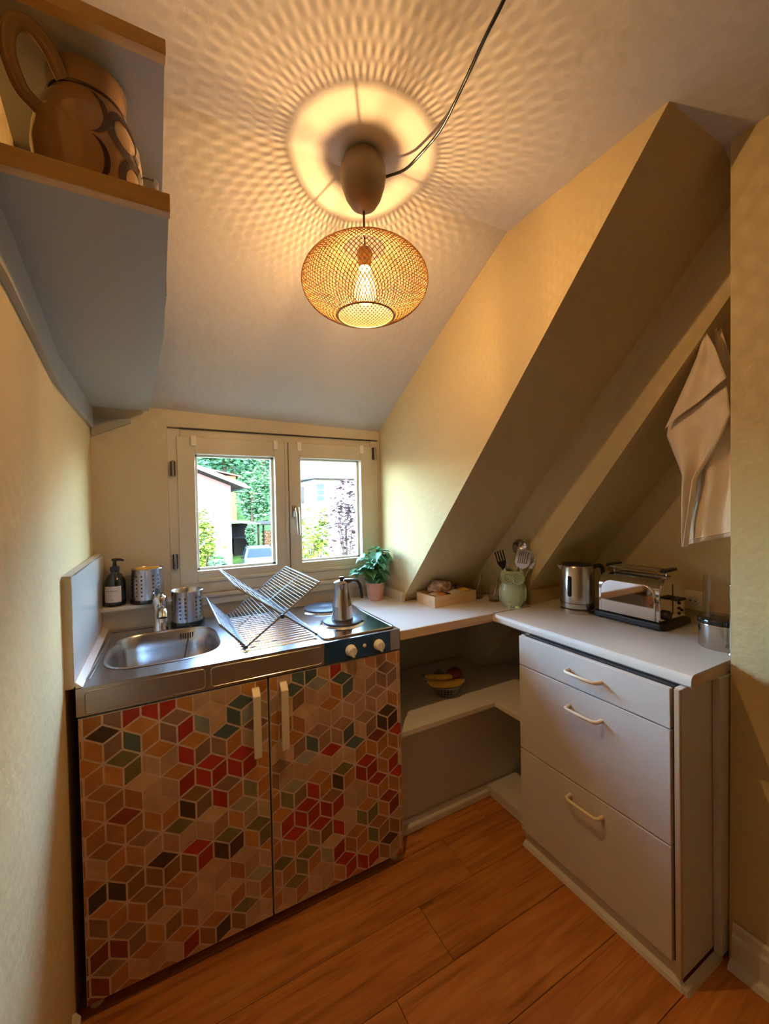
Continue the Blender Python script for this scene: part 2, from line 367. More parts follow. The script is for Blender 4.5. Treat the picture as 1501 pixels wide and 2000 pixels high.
for hx, hz in ((.288, 1.553), (.288, 1.149), (1.268, 1.66)):
    h = wb('hinge', (hx-.010, -.012, hz-.032), (hx+.010, .006, hz+.032), 'iron', bevel=.003); wb('hinge_pin', (hx-.004, -.018, hz-.036), (hx+.004, -.010, hz+.036), 'steel', h, .002)
hp = wb('handle_plate', (.806, -.012, 1.325), (.832, .0, 1.385), 'steel', bevel=.004)
mh = MB().tube([(.820-.78, -.040, .365), (.820-.78, -.075, .365)], .008, 10).tube([(.820-.78, -.072, .372), (.822-.78, -.080, .34), (.826-.78, -.078, .24)], [.010, .009, .007], 10); mh.build('handle_lever', 'steel', hp, smooth=40)
# sill, ledge and apron below the window
struct(box('trim_4', (.292, -.030, .980), (1.298, -.001, .998), 'paint', bevel=.005))
struct(box('trim_5', (.292, -.018, .945), (1.298, -.001, .9795), 'paint', bevel=.004))
struct(box('trim_6', (.002, -.112, .985), (.29, -.001, 1.0), 'paint', bevel=.003))
struct(box('trim_7', (.004, -.066, .9), (.29, -.001, .9845), 'wallw', bevel=.001))
# ------------------------------------------------------------------ kitchenette: cabinet with printed doors
x0, x1, yf, zt = .028, 1.028, -.657, .904
K = thing('sink_cabinet', 'kitchenette base cabinet with two doors printed in red and green cube pattern', 'cabinet', (0, 0, 0))
box('side_panel', (x0+.004, -.632, .045), (x0+.022, -.08, .823), 'white', K); box('side_panel', (x1-.020, -.632, .03), (x1-.001, -.08, .823), 'white', K)
box('bottom_panel', (x0+.022, -.625, .045), (x1-.02, -.08, .063), 'white', K); box('back_panel', (x0+.022, -.09, .063), (x1-.02, -.08, .823), 'white', K)
box('plinth', (x0+.03, -.59, .0), (x1-.025, -.572, .045), 'brown', K)
for fx in (.05, 1.005):
    for fy in (-.61, -.12): MB().lathe([(.018, 0), (.018, .008), (.010, .014), (.010, .046)], 14, (fx, fy, 0)).build('foot', 'plastic_w', K, smooth=40)
PAL = dict(R=(.46, .035, .022), r=(.30, .055, .03), T=(.10, .15, .14), t=(.34, .36, .31), O=(.56, .23, .065), P=(.66, .42, .23), G=(.22, .19, .08), g=(.40, .37, .21), D=(.085, .05, .03), M=(.34, .18, .12), B=(.34, .16, .06))
ANCH = [(float(t[:-1].split(',')[0])/1000, float(t[:-1].split(',')[1])/1000, t[-1]) for t in """107,805M 155,795R 197,807R 242,805R 265,776M 173,771O 85,770D 61,727O 105,717M 150,729T 128,691G 151,651G 106,650O 200,704O 244,731M 288,739R 312,684O 332,741t 377,743P 447,775T 423,730T 464,741t 402,690T 484,700M 289,650R 333,650M 378,651M 357,608R 447,608R 421,659O 287,575R 334,573R 376,581R 422,569R 467,573R 308,527B 285,487D 329,485M 377,488R 398,524M 424,493O 465,493g 443,450g 126,522r 56,511O 102,487O 147,488O 194,485O 168,447M 257,444G 238,404O 280,414P 330,401P 407,355G 373,323D 423,320D 498,414g 504,353G 217,360D 193,317B 236,317B 284,320B 331,320R 307,362R 125,349B 100,315D 53,313D 145,300B 175,273B 240,234O 199,241B 442,114G 420,70B 370,71D 328,72B 355,108O 284,68R 98,143r 141,139M 121,192M 53,219O 50,170r 93,50O 49,64r 71,105M 232,157B 186,155O 479,200g 459,267P 232,601P 359,276P 351,230P 213,73P 189,73P 491,90P 352,798P 404,792P 233,641P 325,228P 180,592P 230,555P 167,66P 54,636O 94,604O 68,582O 152,564O 50,464O 85,449B 105,402O 142,412O 149,240O 96,266O 75,258B 619,778T 667,810T 699,776t 754,808R 625,723M 697,705P 810,824P 854,799P 804,744T 835,753M 853,749P 937,748M 967,776M 1006,759R 985,712M 898,706M 825,694M 807,661M 860,660M 916,672M 788,613M 859,619M 1002,594R 934,582D 977,583D 923,534r 991,540R 630,571M 670,575T 711,582M 757,577M 826,537T 895,571M 735,535R 652,529t 784,451G 865,450R 846,414R 910,380R 884,498O 762,414D 603,448g 583,409G 670,413R 626,421M 715,421O 739,369B 641,369R 760,341R 717,328R 624,325R 581,330R 668,327R 695,285R 758,244R 603,286R 674,238M 715,245B 578,361O 888,243G 891,169G 925,194B 973,175B 962,127D 937,90B 804,159O 850,207O 824,267P 645,203G 567,198G 628,159G 603,120G 547,153O 709,167g 760,161R 781,120R 802,81R 852,84R 889,89R 763,78O 867,133O 683,114P 707,63P 649,43P 587,58P 553,250O 863,345P 817,353P 936,251O 995,272r 695,642P 663,628P 648,678P 560,535M 555,477M 553,575P 950,444O 998,377R 939,396O 987,328O 667,485P 700,490P 612,495P 799,310P 772,279P""".split()]
def clip(poly, xa, xb, za, zb):
    for ax, lim, sg in ((0, xa, 1), (0, xb, -1), (1, za, 1), (1, zb, -1)):
        out = []
        for i in range(len(poly)):
            p, q = poly[i-1], poly[i]; dp, dq = sg*(p[ax]-lim), sg*(q[ax]-lim)
            if dp >= 0: out.append(p)
            if dp*dq < 0: t = dp/(dp-dq); out.append((p[0]+(q[0]-p[0])*t, p[1]+(q[1]-p[1])*t))
        poly = out
        if len(poly) < 3: return []
    return poly
def film(xa, xb, za, zb, ox, oz, yfront, seed):
    mb = MB(); rn = random.Random(seed)
    mb.add([(xa, yfront, za), (xb, yfront, za), (xb, yfront, zb), (xa, yfront, zb)], [(0,1,2,3)], (.82, .62, .46))
    p, s = .045, .054; h = s/2
    for i in range(-14, 16):
        for j in range(-9, 10):
            X = ox+i*p; Z = oz-(1.5*s if i % 2 else 0)+3*s*j
            for kind in range(3):
                q = [[(X, Z+h), (X+p, Z), (X+p, Z-s), (X, Z+h-s)], [(X+p, Z), (X+2*p, Z+h), (X+2*p, Z+h-s), (X+p, Z-s)], [(X+p, Z), (X+2*p, Z+h), (X+p, Z+2*h), (X, Z+h)]][kind]
                cx = sum(a for a, b in q)/4; cz = sum(b for a, b in q)/4
                if not (xa-.06 < cx < xb+.06 and za-.06 < cz < zb+.06): continue
                best = min(ANCH, key=lambda t: (t[0]-cx)**2+(t[1]-cz)**2); dd = math.hypot(best[0]-cx, best[1]-cz)
                c = PAL[best[2]] if dd < .034 else PAL['P' if rn.random() < .4 else 'O']
                k_ = .975 if best[2] == 'P' and dd < .034 else .885      # pale areas of the print show no white lines
                qi = clip([(cx+(a-cx)*k_, cz+(b-cz)*k_) for a, b in q], xa+.001, xb-.001, za+.001, zb-.001)
                if not qi: continue
                f = rn.uniform(.82, 1.16)*(1, .92, 1.06)[kind]
                # the print fades towards the pale ground in soft clouds
                fade = max(0, min(.8, 2.2*(mnoise.noise(V((cx*4.2, cz*4.2, seed)))-.12))) if best[2] in 'POgtM' else 0
                base = (.62, .37, .20)
                c = tuple(min(1, (a*(1-fade)+b*fade)*f) for a, b in zip(c, base))
                mb.add([(a, yfront-.0003, b) for a, b in qi], [tuple(range(len(qi)))], c)
    return mb
for xa, xb, ox, oz, hx, sd in ((.033, .529, .266, .659, .490, 1), (.535, 1.026, .652, .579, .578, 2)):
    D = box('door', (xa, yf+.002, .042), (xb, yf+.019, .822), 'white', K, bevel=.001)
    film(xa+.001, xb-.001, .043, .821, ox, oz, yf+.0012, sd).build('film', 'film', D)
    hd = MB().prism([(0, .0), (.010, 0), (.030, .020), (.030, .215), (.022, .215), (.022, .028), (0, .008)], lambda u, v, d: (hx-.012+.024*d, yf+.0015-u, .803-v), 0, 1)
    hd.box((hx-.008, yf-.024, .592), (hx+.008, yf+.0015, .606)); hd.build('handle', 'cream', D, bevel=.002)
# steel worktop with sink, drainer and hob
T = thing('steel_worktop', 'stainless steel kitchenette worktop with sink bowl, drainer and two hotplates', 'worktop', (0, 0, 0))
yb = -.072
inner = [(.245+.167*a, -.385+.180*b) for a, b in [(max(-1, min(1, u)), max(-1, min(1, v))) for u, v in [(abs(cos(t))**.55*math.copysign(1, cos(t)), abs(sin(t))**.55*math.copysign(1, sin(t))) for t in [2*pi*i/64 for i in range(64)]]]]
X0, X1, Y0, Y1 = x0, .445, yf, yb
def edgept(x, y):
    dx, dy = x-.245, y+.385; t = min([((X1-.245)/dx if dx > 0 else (X0-.245)/dx) if abs(dx) > 1e-9 else 9e9, ((Y1+.385)/dy if dy > 0 else (Y0+.385)/dy) if abs(dy) > 1e-9 else 9e9])
    return (.245+dx*t, -.385+dy*t)
mb = MB(); n = 64
out = [edgept(*p) for p in inner]
corners = [(X1, Y1), (X0, Y1), (X0, Y0), (X1, Y0)]
for c in corners:
    i = min(range(n), key=lambda k: math.hypot(out[k][0]-c[0], out[k][1]-c[1])); out[i] = c
mb.add([(*p, zt) for p in out]+[(*p, zt) for p in inner], [(i, (i+1) % n, n+(i+1) % n, n+i) for i in range(n)])
mb.box((X1, Y0, zt-.002), (.722, Y1, zt)).box((.722, Y0, zt-.002), (x1, Y1, zt))
mb.box((X0, Y0, .828), (x1, Y0+.0025, zt-.0005)).box((X0, Y0, .828), (X0+.002, Y1, zt-.001)).box((x1-.002, Y0, .828), (x1, Y1, zt-.001))
top = mb.build('sheet', 'steel', T)
def ringpart(prof_pts, depth):
    m_ = MB(); L = len(depth); vs = []
    for sc, z in depth:
        vs += [(.245+(x-.245)*sc, -.385+(y+.385)*sc, z) for x, y in inner]
    m_.add(vs, [(k*n+i, k*n+(i+1) % n, (k+1)*n+(i+1) % n, (k+1)*n+i) for k in range(L-1) for i in range(n)]+[tuple((L-1)*n+i for i in range(n))])
    return m_
ringpart(None, [(1.05, zt+.0012), (1.012, zt+.003), (.985, zt-.004), (.95, zt-.06), (.90, zt-.125), (.82, zt-.143), (.3, zt-.147)]).build('basin', 'steel', T, smooth=50)
for i in range(7): box('overflow_slot', (.292+i*.0085, -.2175, .868), (.2965+i*.0085, -.2165, .890), 'dark', T, bevel=0)
MB().lathe([(.0, 0), (.034, 0), (.036, .003), (.028, .006), (0, .006)], 24, (.26, -.37, zt-.1475)).build('drain', 'chrome', T, smooth=40)
MB().tube([(.319, -.222, .872), (.315, -.24, .855), (.30, -.29, .80), (.285, -.35, .765)], .0018, 6).build('plug_chain', 'iron', T)
MB().tube([(x0+.03, -.105, zt+.001), (.22, -.105, zt+.001)], .006, 8, flat=.4).build('back_rib', 'steel', T, smooth=60)
for a, b in (((x0+.02, -.60), (x0+.05, -.20)),):
    MB().tube([(a[0], a[1], zt+.001), (b[0]-.012, b[1], zt+.001)], .006, 8, flat=.4).build('side_rib', 'steel', T, smooth=60)
proto = None
for i in range(17):
    yy = -.155-.0275*i
    if proto is None:
        proto = MB().tube([(-.125, 0, 0), (.125, 0, 0)], .0052, 8, flat=.55).build('drain_rib', 'steel', T, smooth=60); proto.location = (.588, yy, zt+.001)
    else: dup(proto, T, location=(.588, yy, zt+.001))
for xa, xb in ((.05, .345), (.362, .716)):
    fp = MB().prism(rrect(xa, xb, .835, .893, .010), lambda u, v, d: (u, yf-.0012*d-.0002, v), 0, 1).build('fascia_panel', 'steel', T)
    MB().tube([(u, yf-.0014, v) for u, v in rrect(xa, xb, .835, .893, .010)], .0016, 6, closed=True).build('fascia_bead', 'steel2', T, smooth=60)
box('control_panel', (.724, yf-.0025, .829), (.985, yf, .9035), 'blue', T, bevel=.001)
for kx in (.822, .934):
    kb = MB().lathe([(.021, 0), (.020, .004), (.017, .020), (.014, .023), (0, .023)], 24, (kx, yf-.0026, .861), m=Matrix.Rotation(R(90), 3, 'X')).build('knob', 'plastic_w', T, smooth=40)
    box('knob_grip', (kx-.004, yf-.034, .843), (kx+.004, yf-.02, .879), 'plastic_w', kb, bevel=.002)
MB().lathe([(.007, 0), (.006, .003), (0, .004)], 16, (.877, yf-.0026, .868), m=Matrix.Rotation(R(90), 3, 'X')).build('pilot_lamp', 'plastic_w', T, smooth=40)
hob = MB().prism(rrect(.735, 1.018, -.635, -.10, .02), lambda u, v, d: (u, v, zt+.004*d), 0, 1).build('hob_plate', 'steel2', T, bevel=.002)
MB().tube([(u, v, zt+.004) for u, v in rrect(.735, 1.018, -.635, -.10, .02)], .0035, 6, closed=True).build('hob_rim', 'steel2', T, smooth=60)
for hx, hy, hr in ((.868, -.475, .078), (.880, -.235, .092)):
    ho = MB().lathe([(hr+.012, 0), (hr+.008, .004), (hr, .006), (hr, .002)], 40, (hx, hy, zt+.0042), capt=False).build('hotplate_ring', 'chrome', T, smooth=40)
    MB().lathe([(hr, 0), (hr, .011), (hr-.004, .013), (.02, .013), (.018, .012), (0, .012)], 40, (hx, hy, zt+.0042)).build('hotplate', 'iron', ho, smooth=40)
for i in range(22): box('vent_slot', (.75+i*.0115, -.094, zt+.0002), (.757+i*.0115, -.078, zt+.0012), 'dark', T, bevel=0)
# splash panel on the left wall
P = thing('splash_panel', 'glossy white splash board fixed to left wall beside the sink', 'splash panel', (.0, -.33, .905))
MB().box((.006, -.325, .0), (.026, .325, .296)).build('board', 'paint', P, bevel=.001); MB().box((.026, -.325, .004), (.029, .322, .300)).build('gloss_face', 'whiteg', P, bevel=.001)
MB().box((.006, -.323, .2965), (.029, .323, .300)).build('cap_strip', 'trimw', P); MB().prism([(0, 0), (.016, 0), (0, .016)], lambda u, v, d: (.0295+u, -.322+.64*d, v-.0002), 0, 1).build('seal_strip', 'plastic_w', P)

# ------------------------------------------------------------------ corner worktop, drawer worktop
th = .037; zc = .888
cw = [(1.031, -.636), (2.183, -.636), (2.183, -.608), (1.783, -.606), (1.783, -.366), (1.714, -.220), (1.302, -.220), (1.298, -.003), (1.031, -.003)]
tag(MB().prism(cw, lambda u, v, d: (u, v, zc-th+th*d), 0, 1).build('corner_worktop', 'white', bevel=.002), 'white laminate worktop in the corner right of the hotplates, pale wooden front edge', 'worktop')
box('edge_strip', (1.031, -.6385, zc-th+.001), (1.515, -.636, zc-.001), 'beech', bpy.data.objects['corner_worktop'], bevel=.0005)
dw = MB().prism([(1.516+.006, zc-th), (2.183, zc-th), (2.183, zc), (1.534, zc), (1.524, zc-.003), (1.518, zc-.010), (1.516, zc-.018), (1.516, zc-th+.006)], lambda u, v, d: (u, -1.410+.7725*d, v), 0, 1)
tag(dw.build('drawer_worktop', 'white', smooth=30), 'white laminate worktop with rounded edge above the drawers', 'worktop')
box('joint_strip', (1.52, -.6395, zc), (1.75, -.635, zc+.0008), 'iron', bpy.data.objects['drawer_worktop'], bevel=0)
box('end_strip', (1.524, -1.4105, zc-th+.002), (1.715, -1.410, zc-.004), 'beech', bpy.data.objects['drawer_worktop'], bevel=0)
# corner shelf unit below
U = thing('corner_shelf_unit', 'open white corner shelves under the worktop, holding the fruit basket', 'shelf unit', (0, 0, 0))
def lsh(name, yfr, xin, ztop, t):
    o = MB().prism([(1.031, yfr), (xin, yfr), (xin, -.815), (2.17, -.815), (2.17, -.31), (1.742, -.31), (1.742, -.13), (1.031, -.13)], lambda u, v, d: (u, v, ztop-t+t*d), 0, 1).build(name, 'white', U)
    return o
s1 = lsh('shelf_board', -.645, 1.515, .4966, .020); s2 = MB().prism([(1.558, -.815), (2.17, -.815), (2.17, -.5325), (1.558, -.5325)], lambda u, v, d: (u, v, .032+.018*d), 0, 1).build('bottom_board', 'white', U)
box('lower_front_panel', (1.031, -.5320, .0), (2.17, -.520, .4766), 'white', U)
box('foot_board', (1.031, -.5400, .0325), (1.558, -.5322, .052), 'white', U)
box('edge_band', (1.031, -.6465, .4768), (1.5165, -.645, .4962), 'trimw', s1, bevel=.0005); box('edge_band', (1.5135, -.815, .4768), (1.515, -.6465, .4962), 'trimw', s1, bevel=.0005)
box('joint_line', (1.515, -.6475, .4966), (2.17, -.646, .4969), 'kraft', s1, bevel=0)
box('back_panel', (1.031, -.128, .497), (1.742, -.118, .848), 'white', U); box('column_panel', (1.7425, -.308, .497), (2.17, -.298, .848), 'white', U)
MB().add([(1.742, -.128, .497), (1.742, -.308, .497), (1.742, -.308, .848), (1.742, -.128, .848)], [(0,1,2,3)]).build('column_side', 'white', U, solid=.004)
MB().add([(1.735, -.30, .497), (2.165, -.36, .497), (2.165, -.36, .848), (1.90, -.30, .848)], [(0,1,2,3)]).build('sloped_panel', 'white', U, solid=.006)
box('side_panel', (2.172, -.815, 0), (2.182, -.31, .848), 'white', U); box('plinth', (1.031, -.556, 0), (1.580, -.534, .032), 'trimw', U, bevel=.006); box('plinth', (1.560, -.815, 0), (1.580, -.556, .032), 'trimw', U, bevel=.006)
# drawer cabinet
C = thing('drawer_cabinet', 'white three-drawer kitchen cabinet with bar handles in the right corner', 'cabinet', (0, 0, 0))
box('side_panel', (1.497, -1.395, .03), (1.69, -1.377, .849), 'white', C); box('side_panel', (1.497, -.838, .03), (2.15, -.82, .849), 'white', C)
box('front_stile', (1.484, -1.396, .03), (1.497, -1.381, .849), 'kraft', C); box('filler_strip', (1.664, -1.4165, .019), (1.745, -1.396, .849), 'white', C)
box('body', (1.4985, -1.376, .06), (2.15, -.839, .849), 'dark', C); box('plinth', (1.500, -1.376, 0), (1.515, -.825, .062), 'trimw', C)
MB().prism([(0, 0), (.018, 0), (.013, .011), (0, .018)], lambda u, v, d: (1.500-u, -.825-.575*d, v), 0, 1).build('quarter_round', 'trimw', C)
MB().prism([(0, 0), (.018, 0), (.013, .011), (0, .018)], lambda u, v, d: (1.484+.2*d, -1.3955-u, v), 0, 1).build('quarter_round', 'trimw', C)
for za, zb, hz in ((.733, .847, .789), (.400, .729, .662), (.067, .396, .346)):
    Dr = box('drawer', (1.480, -1.374, za), (1.4965, -.822, zb), 'white', C, bevel=.002)
    hh = [(1.4803, -1.050, hz), (1.457, -1.052, hz), (1.449, -1.062, hz), (1.449, -1.11, hz), (1.449, -1.158, hz), (1.457, -1.168, hz), (1.4803, -1.170, hz)]
    MB().tube(hh, [.0065, .006, .0055, .0052, .0055, .006, .0065], 10).build('handle', 'cream', Dr, smooth=50)
box('top_gap', (1.4985, -1.374, .848), (1.51, -.822, .8505), 'iron', C, bevel=0)

# ------------------------------------------------------------------ wall cupboard top left
S = thing('wall_cupboard', 'grey wall cupboard with orange wood edging high on the left wall', 'cupboard', (0, 0, 0))
def brd(name, z0, z1, m):
    pts = [(wx(-1.345)+.001, -1.345), (.263, -1.345), (.258, -.9), (.205, -.04 if z1 < 1.9 else -.45), (.002, -.04 if z1 < 1.9 else -.45), (wx(-.65)+.001, -.65)]
    return MB().prism(pts, lambda u, v, d: (u, v, z0+(z1-z0)*d), 0, 1).build(name, m, S)
b0 = brd('bottom_board', 1.785, 1.808, 'grey'); b1 = brd('top_board', 1.997, 2.016, 'grey')
box('front_edging', (wx(-1.36)+.002, -1.361, 1.784), (.265, -1.345, 1.809), 'edgew', b0, bevel=.0008); box('front_edging', (wx(-1.36)+.002, -1.361, 1.996), (.265, -1.345, 2.017), 'edgew', b1, bevel=.0008)
MB().prism([(wx(-1.06)+.003, 1.8085), (.2605, 1.8085), (.2605, 1.9965), (wx(-1.06)+.003, 1.9965)], lambda u, v, d: (u, -1.07+.012*d, v), 0, 1).build('partition', 'grey', S)
MB().add([(.2605, -1.058, 1.8085), (.232, -.46, 1.8085), (.232, -.46, 1.9965), (.2605, -1.058, 1.9965)], [(0,1,2,3)]).build('side_panel', 'grey', S, solid=.006)
MB().add([(wx(y)+dx, y, z) for y in (-1.35, -1.23, -.65, -.02) for dx in (.0005, .012) for z in (1.705, 1.7845)],
    [f for i in range(3) for f in [(4*i+2, 4*i+6, 4*i+7, 4*i+3), (4*i, 4*i+2, 4*i+6, 4*i+4), (4*i+1, 4*i+5, 4*i+7, 4*i+3), (4*i, 4*i+4, 4*i+5, 4*i+1)]]+[(0,1,3,2), (12,14,15,13)]).build('wall_batten', 'grey', S)
MB().prism([(.003, 1.744), (.137, 1.750), (.137, 1.735), (.003, 1.672)], lambda u, v, d: (u, -.001-.018*d, v), 0, 1).build('bracket', 'grey', S, bevel=.001)
# ------------------------------------------------------------------ pendant lamp
LX, LY = .735, -1.010
L = thing('pendant_lamp', 'golden wire mesh pendant lamp with lit bulb under a brown ceiling cup', 'lamp', (LX, LY, 2.3))
MB().lathe([(.044, -.0005), (.054, -.012), (.060, -.030), (.061, -.05), (.057, -.075), (.047, -.105), (.034, -.126), (.018, -.138), (.004, -.141)], 40).build('ceiling_cup', 'bronze', L, smooth=60)
MB().tube([(0, 0, -.14), (0, 0, -.20), (0, 0, -.245)], .0032, 8).build('drop_cord', 'brown', L, smooth=60)
zc_ = -.330; a_, b_ = .167, .097
t0, t1 = math.acos(.058/a_), math.acos(.074/a_)     # latitude of the top and bottom rings
def sh(lat, ang): return V((a_*cos(lat)*cos(ang), a_*cos(lat)*sin(ang), zc_+b_*sin(lat)))
mb = MB(); NW = 88; NS = 34; tw = 1.35
for sgn in (1, -1):
    for w in range(NW):
        pts = [sh(-t1+(t0+t1)*i/NS, 2*pi*w/NW+sgn*tw*i/NS) for i in range(NS+1)]
        mb.tube(pts, .00095, 4)
sh_o = mb.build('mesh_shade', 'gold', L, smooth=80)
for lat, rr, nm in ((-t1, .0024, 'bottom_ring'), (t0, .0014, 'top_ring')):
    MB().tube([sh(lat, 2*pi*k/48) for k in range(48)], rr, 8, closed=True).build(nm, 'gold', L, smooth=60)
MB().lathe([(.004, -.236), (.016, -.240), (.020, -.248), (.020, -.262), (.018, -.272), (.017, -.291)], 24).build('lamp_socket', 'bronze', L, smooth=50)
for k in range(3): MB().tube([sh(t0, 2*pi*k/3), V((.02*cos(2*pi*k/3), .02*sin(2*pi*k/3), -.246))], .0008, 6).build('spider_arm', 'gold', L)
bulb = MB().lathe([(.0145, -.2905), (.016, -.302), (.026, -.329), (.030, -.349), (.027, -.369), (.016, -.382), (0, -.386)], 24).build('bulb', 'bulbg', L, smooth=60)
mb = MB()
for k in range(4): mb.tube([(.008*cos(k*pi/2), .008*sin(k*pi/2), -.319), (.012*cos(k*pi/2), .012*sin(k*pi/2), -.366)], .0006, 6)
mb.build('filament', 'filament', bulb)
for k in range(5):      # the upright filament as a short row of tiny lights
    pl = bpy.data.lights.new('bulb_light', 'POINT'); pl.energy = PENDANT_WATTS/5; pl.color = (1, .61, .27); pl.shadow_soft_size = .002
    po = bpy.data.objects.new('bulb_light', pl); COL.objects.link(po); po.parent = L; po.location = (0, 0, -.334-.004*k)
cable = bez([(.803, -1.475, 2.298), (.811, -1.445, 2.287), (.822, -1.373, 2.283), (.840, -1.287, 2.28), (.852, -1.196, 2.272), (.842, -1.115, 2.266), (.800, -1.085, 2.258), (.7925, -1.031, 2.254)][:6]+[(.826, -1.070, 2.258), (.790, -1.035, 2.252)], 42)
MB().tube([p-V((LX, LY, 2.3)) for p in cable], .0036, 8).build('swag_cable', 'blackg', L, smooth=60)
cb = MB().lathe([(.04, 0), (.04, -.008), (.03, -.016), (0, -.018)], 28, (.800, -1.475-.025, 2.2995)).build('ceiling_outlet', 'plastic_w', None, smooth=40)
tag(cb, 'round white ceiling outlet where the black lamp cable starts', 'ceiling outlet')

# ------------------------------------------------------------------ jug and glass in the wall cupboard
J = thing('stoneware_jug', 'brown glazed stoneware jug with dark swirls on the wall cupboard', 'jug', (.166, -1.276, 1.809))
JP = [(.044, 0), (.052, .004), (.061, .030), (.066, .062), (.064, .090), (.056, .118), (.048, .132), (.046, .136), (.046, .150), (.048, .172), (.046, .174), (.043, .150)]
MB().lathe(JP, 48, capt=False).build('body', 'jug', J, smooth=60)
def jr(z):
    for (ra, za), (rb, zb) in zip(JP, JP[1:]):
        if za <= z <= zb: return ra+(rb-ra)*(z-za)/(zb-za)
    return .05
def js(ang, z, off=.0006): r = jr(z)+off; return V((r*cos(ang), r*sin(ang), z))
MB().tube([js(2*pi*k/48, .138, .0) for k in range(48)], .0022, 6, closed=True).build('neck_band', 'jugd', J, smooth=60)
hd = bez([(-.022, -.036, .140), (-.036, -.050, .164), (-.052, -.060, .172), (-.068, -.062, .164), (-.074, -.056, .138), (-.066, -.042, .108), (-.050, -.030, .096)], 42)
MB().tube(hd, [.0095]*len(hd), 14, flat=.9).build('handle', 'jug', J, smooth=60)
def deco(ca, cz, ra, rz, w, a0=0, a1=360):
    m_ = MB(); n_ = 30; vs = []
    for k in range(n_+1):
        t = R(a0+(a1-a0)*k/n_); e = 1 if a1-a0 >= 360 else max(.08, sin(pi*k/n_))
        for s_ in (1-w*e, 1+w*e): vs.append(js(ca+ra*s_*cos(t), max(.005, min(.13, cz+rz*s_*sin(t))), .0008))
    m_.add(vs, [(2*k, 2*k+1, 2*k+3, 2*k+2) for k in range(n_)]); return m_.build('swirl', 'jugd', J)
A0 = R(-40)
deco(A0-.02, .088, .36, .026, .22); deco(A0+.22, .036, .34, .022, .26); deco(A0-.80, .098, .36, .034, .16, -75, 75); deco(A0-.80, .034, .36, .028, .16, -75, 75)
G = thing('espresso_glass', 'small clear glass with black lettering behind the jug', 'glass', (.2395, -1.327, 1.8085))
MB().lathe([(.010, 0), (.0115, .001), (.0125, .018), (.013, .032), (.012, .032), (.0117, .018), (.0105, .004), (0, .003)], 28).build('tumbler', 'glass', G, smooth=50)
mb = MB()
for k in range(9): a = R(-130+k*8); r_ = .0131; mb.box((-.0006, -.0001, -.0009), (.0006, .0001, .0009+.0006*(k % 3)), Matrix.Translation((r_*cos(a), r_*sin(a), .026)) @ Matrix.Rotation(a+pi/2, 4, 'Z'))
mb.build('print', 'ink', G)

# ------------------------------------------------------------------ by the sink
B = thing('soap_dispenser', 'black pump soap bottle with white label on ledge left of sink', 'soap dispenser', (.072, -.062, 1.0), R(-14))
bo = MB().lathe([(.030, 0), (.0355, .003), (.0365, .012), (.0365, .085), (.034, .102), (.024, .122), (.015, .130), (.015, .138)], 36).build('bottle', 'bottle', B, smooth=50)
lb = MB(); lb.grid(12, 2, lambda u, v: V((.0370*cos(R(-140+100*u)), .0370*sin(R(-140+100*u)), .018+.062*v))); lo = lb.build('paper_label', 'label', bo)
lt = MB()
for k in range(8): a = R(-122+k*8.2); lt.box((-.0019, -.0002, -.0009), (.0019, .0002, .0009), Matrix.Translation((.0373*cos(a), .0373*sin(a), .062)) @ Matrix.Rotation(a+pi/2, 4, 'Z'))
for k in range(3): a = R(-96+k*6); lt.box((-.0014, -.0002, -.0006), (.0014, .0002, .0006), Matrix.Translation((.0373*cos(a), .0373*sin(a), .028)) @ Matrix.Rotation(a+pi/2, 4, 'Z'))
lt.build('label_print', 'ink', bo)
MB().lathe([(.017, .1382), (.017, .152), (.012, .154), (.007, .156), (.006, .176), (.010, .177), (.010, .185), (0, .186)], 20).build('pump', 'black', B, smooth=40)
MB().tube([(0, 0, .181), (.022, -.006, .181), (.034, -.009, .178)], [.006, .005, .004], 10).build('nozzle', 'black', B, smooth=50)
def holder(loc, label, rz):
    T_ = thing('utensil_holder', label, 'utensil holder', loc, rz, 'perforated steel drainers')
    MB().lathe([(.060, 0), (.0635, .001), (.0645, .010), (.063, .016), (.0600, .016), (.058, .010)], 40).build('drip_tray', 'blackg', T_, smooth=40)
    cu = MB().lathe([(.056, .0105), (.0590, .012), (.0590, .136), (.0605, .138), (.0590, .140), (.0575, .138), (.0575, .014), (0, .0125)], 48).build('cup', 'steel', T_, smooth=40)
    MB().tube([(.0595*cos(R(-100)), .0595*sin(R(-100)), .013), (.0595*cos(R(-100)), .0595*sin(R(-100)), .137)], .0016, 6).build('seam', 'steel2', cu)
    pr_ = None
    for col in range(9):
        for rw in range(6):
            a = R(-190+col*20+(0)); z = .034+rw*.0155
            if col % 3 == 2: continue
            if pr_ is None:
                pr_ = MB().lathe([(.0038, 0), (.0034, .0006), (0, .0006)], 8, m=Matrix.Rotation(R(90), 3, 'Y')).build('hole', 'dark', cu)
            q = pr_ if (col == 0 and rw == 0) else dup(pr_, cu)
            q.location = (.0589*cos(a), .0589*sin(a), z); q.rotation_euler = (0, 0, a)
    return T_
holder((.184, -.064, 1.0), 'perforated steel cup holding a yellow sponge on the ledge beside soap bottle', 0)
holder((.325, -.132, .9055), 'empty perforated steel cup on worktop right of the faucet', R(10))
sp = MB().box((-.045, -.022, 0), (.045, .022, .128)).build('sponge', 'sponge', None, bevel=.006, loc=(.184, -.064, 1.0135)); sp.rotation_euler = (0, 0, R(8))
tag(sp, 'orange yellow sponge cloth sticking out of perforated steel cup', 'sponge')
F = thing('kitchen_faucet', 'chrome single-lever mixer faucet standing behind the sink bowl', 'faucet', (.226, -.165, zt+.0002), R(0))
